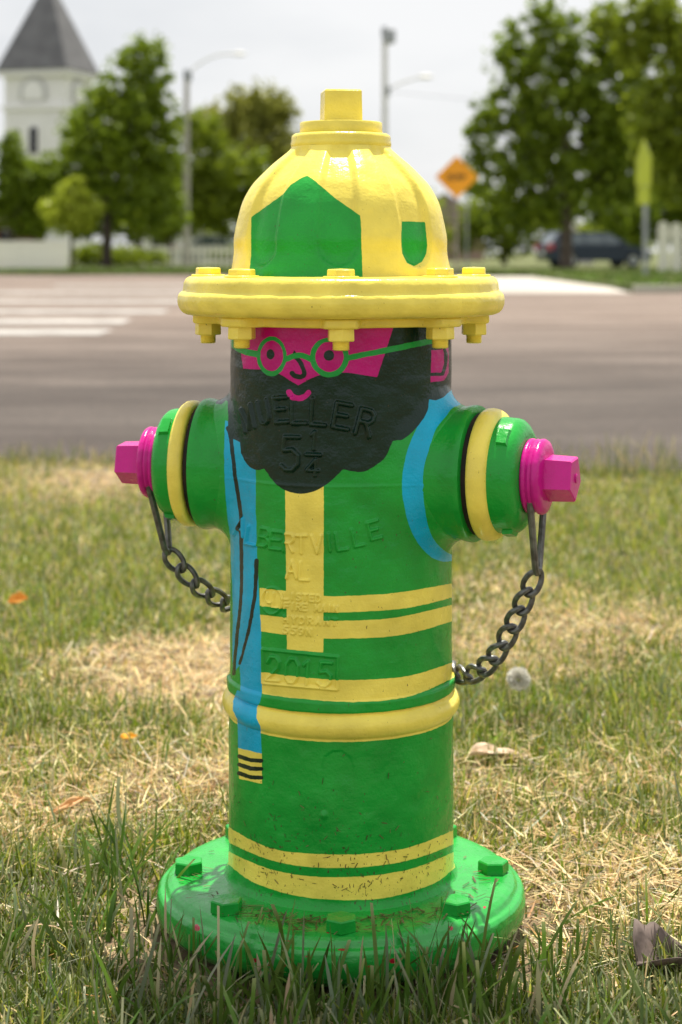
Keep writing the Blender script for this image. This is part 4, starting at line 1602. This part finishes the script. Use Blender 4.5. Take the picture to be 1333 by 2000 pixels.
tree("broad dark tree with trunk in front of the parked blue wagon", 1105, 52,
     [(1010, 110, 65, 70), (1090, 80, 70, 75), (960, 250, 55, 65), (1040, 210, 95, 90), (1130, 190, 100, 90), (990, 340, 80, 65), (1080, 320, 110, 80), (1180, 310, 100, 80), (1000, 420, 75, 45),
      (1120, 400, 120, 45), (1210, 220, 85, 90), (1225, 300, 80, 80), (1250, 160, 60, 60), (1225, 90, 55, 60), (1180, 40, 50, 45), (1060, 30, 40, 40), (930, 300, 28, 60), (1190, 110, 60, 60), (1235, 380, 70, 55)],
     15500, 'dark', 24, 250, .21, "broadleaf_tree", seed=17, bark=M_BARK2, solid=.7)
tree("large olive tree with open branches at the right edge of the road", 1400, 44,
     [(1300, 60, 60, 75), (1240, 90, 50, 60), (1265, 230, 55, 70), (1290, 300, 55, 70), (1320, 180, 60, 70), (1390, 120, 90, 110), (1270, 10, 60, 40), (1340, 280, 60, 70), (1400, 260, 90, 100), (1190, 40, 40, 35), (1310, 360, 45, 50)],
     10500, 'mid', 40, 120, .19, "broadleaf_tree", seed=19, bark=M_BARK2, solid=.9)
tree("dense dark tree mass behind the white picket fence on the right", 1330, 78,
     [(1290, 330, 60, 80), (1330, 400, 70, 80), (1250, 430, 70, 55), (1200, 400, 70, 60), (1390, 380, 80, 100)], 6500, 'dark', 20, 400, .28, "broadleaf_tree", seed=23)
tree("bushy mid green tree behind the orange sign", 985, 92,
     [(960, 400, 60, 50), (930, 440, 45, 45), (1010, 440, 70, 45), (1060, 430, 70, 50), (990, 480, 60, 25), (900, 470, 40, 30), (820, 430, 60, 60)], 5200, 'mid', 12, 430, .28, "broadleaf_tree", seed=29)
tree("yellow-green shrub behind the roof of the blue wagon", 1195, 82,
     [(1170, 452, 40, 22), (1210, 455, 42, 24), (1245, 470, 35, 22), (1150, 465, 30, 18)], 2200, 'bright', 5, 470, .24, "shrub", cat="shrub", seed=31)
tree("low hedge-like shrub left of the street lamp foot", 250, 74,
     [(165, 500, 30, 18), (190, 497, 40, 22), (240, 500, 45, 18), (290, 503, 45, 15)], 2600, 'mid', 4, 490, .2, "shrub", cat="shrub", seed=37)
tree("dark low shrub under the trees right of the lamp pole", 450, 86,
     [(430, 500, 30, 14), (470, 495, 40, 20), (510, 490, 50, 24)], 1500, 'dark', 4, 495, .22, "shrub", cat="shrub", seed=39)

# trees that stand just outside the picture
tree("broad tree beyond the left edge of the picture, across the road", -190, 82,
     [(-190, 250, 110, 80), (-240, 330, 110, 80), (-130, 340, 100, 80), (-190, 400, 130, 60)], 8000, 'dark', 18, 300, .28, "broadleaf_tree", seed=51)
tree("tall tree further beyond the left edge, down the road", -560, 95,
     [(-560, 260, 130, 90), (-620, 350, 120, 80), (-480, 360, 120, 80), (-560, 420, 140, 60)], 8000, 'mid', 18, 320, .3, "broadleaf_tree", seed=53)
tree("broad tree beyond the right edge of the picture, across the road", 1640, 70,
     [(1640, 240, 120, 90), (1570, 330, 110, 80), (1720, 340, 110, 80), (1640, 410, 140, 60)], 8000, 'dark', 18, 300, .26, "broadleaf_tree", seed=57)

# ---- fences
M_FENCE = mat("white_fence_paint", (.90, .87, .80), .6, (.82, .79, .72), 2.5, .002, 20)


def fence(label, x0, x1, Z, z_base, h, bw, gap, round_top, rail=True, thick=.03, name="picket_fence", dZ=0.0, scallop=0):
    t = thing(name, label, "fence", (x0, Yd(Z), z_base))
    proto = None
    n = int((x1 - x0) / (bw + gap))
    for k in range(n):
        cx = k * (bw + gap) + bw / 2
        hh = h
        if proto is None:
            if round_top:
                o = [(-bw / 2, 0), (bw / 2, 0)] + [(bw / 2 * math.cos(a), h - bw / 2 + bw / 2 * math.sin(a)) for a in np.linspace(0, PI, 8)]
            else:
                o = [(-bw / 2, 0), (bw / 2, 0), (bw / 2, h - .01), (bw / 2 - .01, h), (-bw / 2 + .01, h), (-bw / 2, h - .01)]
            proto = MB().extrude(o, -thick / 2, thick / 2).build("picket", M_FENCE, t)
            b = proto
        else:
            b = proto.copy()
            COL.objects.link(b)
            b.parent = t
        b.location = (cx, random.uniform(-.006, .006) + dZ * k / n, 0)
        b.scale = (1, 1, 1 + random.uniform(-.015, .015))
        b.rotation_euler = (0, random.uniform(-.008, .008), 0)
    if rail:
        for zr in (.25, .78):
            MB().box(((x1 - x0) / 2, thick / 2 + .035, h * zr), (x1 - x0, .05, .09)).build("rail", M_FENCE, t)
    return t


fence("white close-boarded fence at the left edge across the road", gx(-60, 63), gx(133, 63), 63, -.02, 1.02, .145, .006, False, name="board_fence")
fence("low white picket fence behind the tall dark tree", gx(138, 76), gx(470, 76), 76, -.06, .92, .09, .15, False)
fence("tall white round-topped picket fence at the right edge of the photo", gx(1286, 48), gx(1420, 48), 48, .05, 1.36, .28, .08, True, thick=.05)

# ---- church tower
M_WALL = mat("white_clapboard", (.88, .87, .87), .7, (.83, .82, .82), .6)
M_SLATE = mat("grey_slate", (.105, .105, .112), .75, (.15, .15, .158), 1.2, .02, 6)
M_GLASSD = mat("dark_glass", (.02, .022, .026), .15, spec=.6)
Zc = 112.0
sc_ = Zc / F_PX
tw_ = thing("church_tower", "white church bell tower with steep grey pyramid roof at the top left", "church", (gx(75, Zc), Yd(Zc) + 4, -.06), math.radians(-17))
W = 4.15
eave = CAM_H - (137 - HY) * sc_ + .06
MB().box((0, 0, eave / 2), (W, W, eave)).build("wall", M_WALL, tw_)
nclap = 46
cl = MB()
for k in range(nclap):
    zk = eave * (k + .5) / nclap
    cl.box((0, 0, zk), (W + .06, W + .06, .05))
kind(cl.build("clapboard_edges", M_WALL, tw_), 'stuff')
MB().box((0, 0, CAM_H - (205 - HY) * sc_ + .06), (W + .35, W + .35, .28)).build("belt_course", M_WALL, tw_)
MB().box((0, 0, eave + .02), (W + .7, W + .7, .34)).build("cornice", M_WALL, tw_)
apex = CAM_H - (-66 - HY) * sc_ + .06
rf = MB()
e = W / 2 + .45
rf.add([(-e, -e, eave + .2), (e, -e, eave + .2), (e, e, eave + .2), (-e, e, eave + .2), (0, 0, apex)], [(0, 1, 4), (1, 2, 4), (2, 3, 4), (3, 0, 4), (3, 2, 1, 0)])
rf.build("roof", M_SLATE, tw_)
zc_ = CAM_H - (190 - HY) * sc_ + .06


def arch_pts(w, h, r):
    return [(-w, 0), (w, 0), (w, h - r)] + [(w * math.cos(a), h - r + r * math.sin(a)) for a in np.linspace(0, PI, 13)[1:-1]] + [(-w, h - r)]


for rz in (0, PI / 2):
    R3 = Matrix.Rotation(rz, 3, 'Z')
    fr = MB().extrude(arch_pts(.95, 1.5, .95), -W / 2 - .14, -W / 2 + .02, R3, (0, 0, zc_)).build("louvre_frame", mat("frame_grey", (.52, .52, .52), .7), tw_)
    MB().extrude(arch_pts(.68, 1.22, .68), -W / 2 - .18, -W / 2 + .02, R3, (0, 0, zc_)).build("louvre", M_WALL, fr)
zl = CAM_H - (298 - HY) * sc_ + .06
for rz in (0, PI / 2):
    R3 = Matrix.Rotation(rz, 3, 'Z')
    fr = MB().extrude(arch_pts(.42, 1.9, .42), -W / 2 - .09, -W / 2 + .02, R3, (0, 0, zl)).build("window", M_WALL, tw_)
    MB().extrude(arch_pts(.30, 1.72, .30), -W / 2 - .12, -W / 2 + .02, R3, (0, 0, zl + .06)).build("pane", M_GLASSD, fr)

# low house at the left
M_TILE = mat("tan_roof", (.42, .30, .24), .85, (.52, .39, .31), 3)
M_BRICK = mat("brown_wall", (.085, .04, .03), .85, (.14, .065, .045), 2)
hs = thing("house", "low brown house with tan roof at the left edge behind the white fence", "house", (gx(20, 84), Yd(84), -.06))
s84 = 84 / F_PX
hz = CAM_H - (432 - HY) * s84 + .06
MB().box((-2.2, 2, hz / 2), (6.4, 4, hz)).build("wall", M_BRICK, hs)
MB().extrude([(-5.8, hz), (1.3, hz), (1.3, hz + .1), (-.6, hz + 1.2), (-5.8, hz + 1.2)], -.6, 4.4).build("roof", M_TILE, hs)
for xx in (-.5, .9):
    MB().box((xx, -.5, hz / 2), (.16, .16, hz)).build("porch_post", mat("porch_paint", (.20, .05, .04), .6), hs)
w_ = MB().box((-.2, -.02, 1.25), (.8, .08, 1.0)).build("window", M_WALL, hs)
MB().box((-.2, -.06, 1.25), (.62, .06, .82)).build("pane", M_GLASSD, w_)

sh = thing("white_house", "small white house with one dark window behind the picket fence", "house", (gx(345, 98), Yd(98), -.06))
s98 = 98 / F_PX
hz = CAM_H - (450 - HY) * s98 + .06
MB().box((-.4, 1.5, hz / 2), (4.2, 3, hz)).build("wall", M_WALL, sh)
MB().extrude([(-2.7, hz), (1.9, hz), (-.4, hz + .5)], -.2, 3.2).build("roof", mat("brown_shingle", (.15, .11, .09), .85, (.21, .16, .13), 3), sh)
w_ = MB().box((-.98, -.02, 1.32), (.95, .08, .85)).build("window", M_WALL, sh)
MB().box((-.98, -.07, 1.32), (.78, .06, .68)).build("pane", M_GLASSD, w_)

bh = thing("brick_house", "distant tan house glimpsed between the hydrant and the orange sign's pole", "house", (gx(868, 125), Yd(125), -.06))
s125 = 125 / F_PX
hz = CAM_H - (430 - HY) * s125 + .06
MB().box((0, 2, hz / 2), (5.5, 4, hz)).build("wall", mat("tan_brick", (.30, .20, .15), .85, (.36, .26, .20), 2), bh)
MB().extrude([(-3.1, hz), (3.1, hz), (0, hz + 1.9)], -.4, 4.4).build("roof", mat("mauve_shingle", (.20, .15, .15), .85, (.27, .21, .2), 2), bh)
w_ = MB().box((1.2, -.02, 1.3), (1.0, .08, 1.0)).build("window", M_WALL, bh)
MB().box((1.2, -.07, 1.3), (.8, .06, .8)).build("pane", M_GLASSD, w_)

gb = thing("garage", "pale garage behind the blue wagon's roof", "garage", (gx(1132, 96), Yd(96), -.06))
s96 = 96 / F_PX
hz = CAM_H - (455 - HY) * s96 + .06
MB().box((0, 2, hz / 2), (1.5, 4, hz)).build("wall", mat("pale_stucco", (.66, .62, .62), .8, (.58, .55, .55), 2), gb)
MB().extrude([(-.95, hz), (.95, hz), (0, hz + .55)], -.2, 4.2).build("roof", mat("pale_roof", (.46, .43, .43), .8), gb)

# ---- poles and lamps
M_POLE = mat("weathered_pole", (.42, .39, .35), .8, (.52, .49, .45), 3)
M_PALE = mat("pale_pole_paint", (.62, .62, .61), .6, (.72, .72, .71), 3)
M_GALV = mat("galvanised", (.30, .32, .34), .5, (.38, .40, .42), 6, metal=.3)


def pole(label, px_, Z, top, w_px, arm, name, cat, m, head=True):
    s = Z / F_PX
    t = thing(name, label, cat, (gx(px_, Z), Yd(Z), -.06))
    H = CAM_H - (top - HY) * s + .06
    r = w_px * s / 2
    MB().tube([(0, 0, -.2), (0, 0, H * .5), (0, 0, H)], r * 1.1, 14, r_end=r * .85).build("pole", m, t, True)
    MB().lathe([(r * 1.1, -.12), (r * 1.1, .1), (r * .9, .25), (.01, .27)], 14, c=(0, 0, H), cap=(True, True)).build("pole_cap", M_GALV, t, True)
    a = [((x - px_) * s, 0, CAM_H - (y - HY) * s + .06) for x, y in arm]
    MB().tube(smooth_curve(a, 6), .034, 8).build("lamp_arm", M_PALE, t, True)
    e = a[-1]
    MB().lathe([(.01, .09), (.09, .07), (.14, 0), (.12, -.05), (.03, -.08)], 14, M=Matrix.Diagonal((1.9, 1, 1)), c=e, cap=(True, True)).build("lamp_head", M_PALE, t, True)
    MB().box((r, 0, a[0][2]), (r * 1.3, r * 2.4, .34)).build("arm_bracket", M_GALV, t)
    return t, H


pole("concrete street lamp with long curved arm beside the tall dark tree", 365, 72, 148, 12, [(368, 150), (385, 128), (425, 108), (468, 105)], "street_lamp", "street lamp", M_POLE)
up_, upH = pole("tall pale utility pole with a short lamp arm right of the helmet", 752, 64, 66, 12.5, [(755, 178), (780, 164), (810, 154), (832, 150)], "utility_pole", "utility pole", M_PALE)
s64 = 64 / F_PX
MB().lathe([(.05, .0), (.22, .05), (.22, .5), (.05, .55)], 14, c=(.16, -.1, upH - .38), cap=(True, True)).build("insulator_can", M_GALV, up_, True)


def wire(label, a, b, sag):
    P = [a.lerp(b, t) - Vector((0, 0, sag * 4 * t * (1 - t))) for t in np.linspace(0, 1, 15)]
    P = [p - a for p in P]
    o = MB().tube(P, .008, 5).build("overhead_wire", mat("black_cable", (.05, .05, .05), .6), None, True)
    o.location = a
    tag(o, label, "wire")


wire("thin wire from the pale utility pole to the trees on the right", pt(754, 178, 64), pt(1300, 190, 90), .35)

# ---- signs
M_ORANGE = mat("orange_sheeting", (.88, .37, .004), .45, (.82, .33, .004), 3)
M_LIME = mat("lime_sheeting", (.42, .50, .005), .45, (.36, .44, .005), 3)
M_BLACK = mat("black_print", (.02, .015, .01), .6)


def text_strokes(mb, txt, w, h, half, y):
    n = len(txt)
    cw = w / n
    for k, chh in enumerate(txt):
        x0 = -w / 2 + cw * k + cw * .14
        for line in FONT[chh]:
            for (a, b), (c, d) in zip(line[:-1], line[1:]):
                p, q = Vector((x0 + a * cw * .72, (b - .5) * h)), Vector((x0 + c * cw * .72, (d - .5) * h))
                dv = (q - p).normalized() * half
                nv = Vector((-dv.y, dv.x))
                p, q = p - dv, q + dv
                mb.add([(v.x, y, v.y) for v in (p - nv, q - nv, q + nv, p + nv)], [(0, 1, 2, 3)])


def diamond(half, c, thick=.012):
    r = .04
    o = []
    for a in (0, 90, 180, 270):
        for d in (-20, 20):
            t = math.radians(a)
            k = half - r
            o.append((k * math.cos(t) + r * 1.2 * math.cos(t + math.radians(d)), k * math.sin(t) + r * 1.2 * math.sin(t + math.radians(d))))
    return MB().extrude(o, -thick, 0, c=c)


Zs = 46
so = thing("road_sign", "orange diamond road work sign on a post behind the helmet's right side", "road sign", (gx(892, Zs), Yd(Zs), -.05), math.radians(6), "roadside signs")
cz = gz(346, Zs) + .05
diamond(.535, (0, -.04, cz)).build("sign_panel", M_ORANGE, so)
tx = MB()
text_strokes(tx, "BUMP", .50, .13, .014, -.054)
for v in range(len(tx.v)):
    tx.v[v] = (tx.v[v][0], tx.v[v][1], tx.v[v][2] + cz)
tx.build("lettering", M_BLACK, so)
MB().box((0, 0, (cz + .45) / 2), (.07, .05, cz + .45)).build("post", mat("wood_post", (.22, .19, .16), .8, (.28, .245, .21), 6), so)
Zs2 = 60
so2 = thing("road_sign", "yellow-green diamond sign peeking out behind the orange one", "road sign", (gx(912, Zs2), Yd(Zs2), -.05), math.radians(10), "roadside signs")
cz = gz(345, Zs2) + .05
diamond(.42, (0, -.04, cz)).build("sign_panel", M_LIME, so2)
MB().box((0, 0, (cz + .3) / 2), (.06, .05, cz + .3)).build("post", M_GALV, so2)
Zs3 = 40
so3 = thing("road_sign", "yellow-green pentagon school sign seen nearly edge-on before the right trees", "road sign", (gx(1261, Zs3), Yd(Zs3), .05), math.radians(-76), "roadside signs")
s40 = Zs3 / F_PX
zt, zm, zb = gz(274, Zs3), gz(368, Zs3), gz(404, Zs3)
MB().extrude([(-.42, zm), (.42, zm), (.42, zm + .62), (0, zt), (-.42, zm + .62)], -.05, -.038).build("sign_panel", M_LIME, so3)
MB().extrude([(-.34, zb), (.34, zb), (.34, zm - .02), (-.34, zm - .02)], -.05, -.038).build("sign_plaque", M_LIME, so3)
MB().box((0, 0, zt / 2 - .08), (.10, .07, zt - .1)).build("post", M_GALV, so3)

# ---- cars
def car(label, px_, Z, rz, paint, L_=4.4, H=1.47, name="parked_car", wagon=True, zb=-.05):
    t = thing(name, label, "car", (gx(px_, Z), Yd(Z), zb), rz, "parked cars")
    Wd = 1.76
    # side outline, rear at -x
    h = H
    low = [(-L_ / 2 + .05, .30), (-L_ / 2, .48), (-L_ / 2 + .02, .78), (-L_ / 2 + .12, .95), (L_ * .20, .93), (L_ * .42, .80), (L_ / 2 - .06, .66), (L_ / 2, .48), (L_ / 2 - .05, .28)]
    mb = MB()
    secs = [(-Wd / 2, .93), (-Wd / 2 + .06, 1.0), (Wd / 2 - .06, 1.0), (Wd / 2, .93)]
    vv, n = [], len(low)
    for yy, k in secs:
        vv += [(x * (.985 if k < 1 else 1), yy, .3 + (z - .3) * (.96 if k < 1 else 1)) for x, z in low]
    ff = [(a * n + i, a * n + (i + 1) % n, (a + 1) * n + (i + 1) % n, (a + 1) * n + i) for a in range(3) for i in range(n)]
    ff += [tuple(range(n - 1, -1, -1)), tuple(range(3 * n, 4 * n))]
    mb.add(vv, ff)
    mb.build("body", paint, t, True, angle=35)
    back = -L_ / 2 + (.10 if wagon else .75)
    rb = -L_ / 2 + (.42 if wagon else 1.2)
    green = [(back, .93), (rb, h - .06), (rb + .12, h), (L_ * .02, h), (L_ * .10, h - .05), (L_ * .29, .92)]
    ng = len(green)
    # glasshouse narrows towards the roof
    vv = []
    for sgn in (-1, 1):
        for x, z in green:
            k = (z - .92) / (h - .92)
            vv.append((x, sgn * (Wd / 2 - .05 - .16 * k), z))
    ff = [(i, (i + 1) % ng, (i + 1) % ng + ng, i + ng) for i in range(ng)] + [tuple(range(ng - 1, -1, -1)), tuple(range(ng, 2 * ng))]
    MB().add(vv, ff).build("cabin", paint, t, True, angle=30)

    def side_pane(x0, x1, x2, x3, z0, z1, nm):
        for sgn in (-1, 1):
            def yy(z):
                return sgn * (Wd / 2 - .05 - .16 * (z - .92) / (h - .92) + .012)
            m2 = MB().add([(x0, yy(z0), z0), (x1, yy(z0), z0), (x2, yy(z1), z1), (x3, yy(z1), z1)], [(0, 1, 2, 3)])
            w = m2.build(nm, M_CARGLASS, t)
    zz0, zz1 = .97, h - .10
    side_pane(back + .25, -.72, -.72, rb + .18, zz0, zz1, "window")
    side_pane(-.66, .10, .10, -.66, zz0, zz1, "window")
    side_pane(.16, L_ * .235, L_ * .085, .16, zz0, zz1, "window")

    def end_pane(xa, za, xb, zb_, off, nm):
        k1, k2 = (za - .92) / (h - .92), (zb_ - .92) / (h - .92)
        y1, y2 = Wd / 2 - .13 - .16 * k1, Wd / 2 - .13 - .16 * k2
        MB().add([(xa + off, -y1, za), (xa + off, y1, za), (xb + off, y2, zb_), (xb + off, -y2, zb_)], [(0, 1, 2, 3)]).build(nm, M_CARGLASS, t)
    end_pane(back + .02, .99, rb - .03, h - .12, -.02, "rear_window")
    end_pane(L_ * .28, .95, L_ * .115, h - .09, .02, "windscreen")
    for x in (-L_ * .30, L_ * .31):
        for sgn in (-1, 1):
            R3 = Matrix.Rotation(PI / 2, 3, 'X')
            wh = MB().lathe([(.18, -.10), (.30, -.10), (.325, -.06), (.325, .06), (.30, .10), (.18, .10)], 24, R3, (x, sgn * (Wd / 2 - .09), .325), (True, True)).build("wheel", M_TYRE, t, True)
            MB().lathe([(.01, .0), (.19, .015), (.205, -.02)], 20, R3, (x, sgn * (Wd / 2 + .008), .325), (True, False)).build("rim", M_GALV, wh, True)
    for sgn in (-1, 1):
        MB().box((-L_ / 2 + .07, sgn * (Wd / 2 - .17), .86), (.22, .34, .26)).build("tail_light", M_RED, t)
        MB().box((L_ / 2 - .13, sgn * (Wd / 2 - .22), .64), (.2, .36, .13)).build("headlight", M_GALV, t)
        MB().box((L_ * .19, sgn * (Wd / 2 + .04), .98), (.12, .16, .12)).build("mirror", paint, t)
    MB().box((-L_ / 2 - .01, 0, .62), (.03, .34, .13)).build("number_plate", M_WALL, t)
    return t


M_CARGLASS = mat("car_glass", (.11, .14, .16), .12, spec=.7)
M_TYRE = mat("tyre_rubber", (.015, .015, .016), .8)
M_RED = mat("tail_light_red", (.45, .03, .05), .25, coat=.5)
M_NAVY = mat("navy_car_paint", (.010, .022, .045), .35, spec=.35, coat=.15)
M_SILV = mat("white_car_paint", (.62, .63, .65), .3, coat=.5)
car("dark blue wagon parked facing right behind the tree trunk", 1160, 73, math.radians(14), M_NAVY)
car("white car mostly hidden by the picket fence right of the lamp pole", 425, 88, math.radians(-8), M_SILV, 4.2, 1.5, wagon=False)
car("tiny white car far off under the orange sign", 940, 150, math.radians(75), M_SILV, 4.2, 1.5)
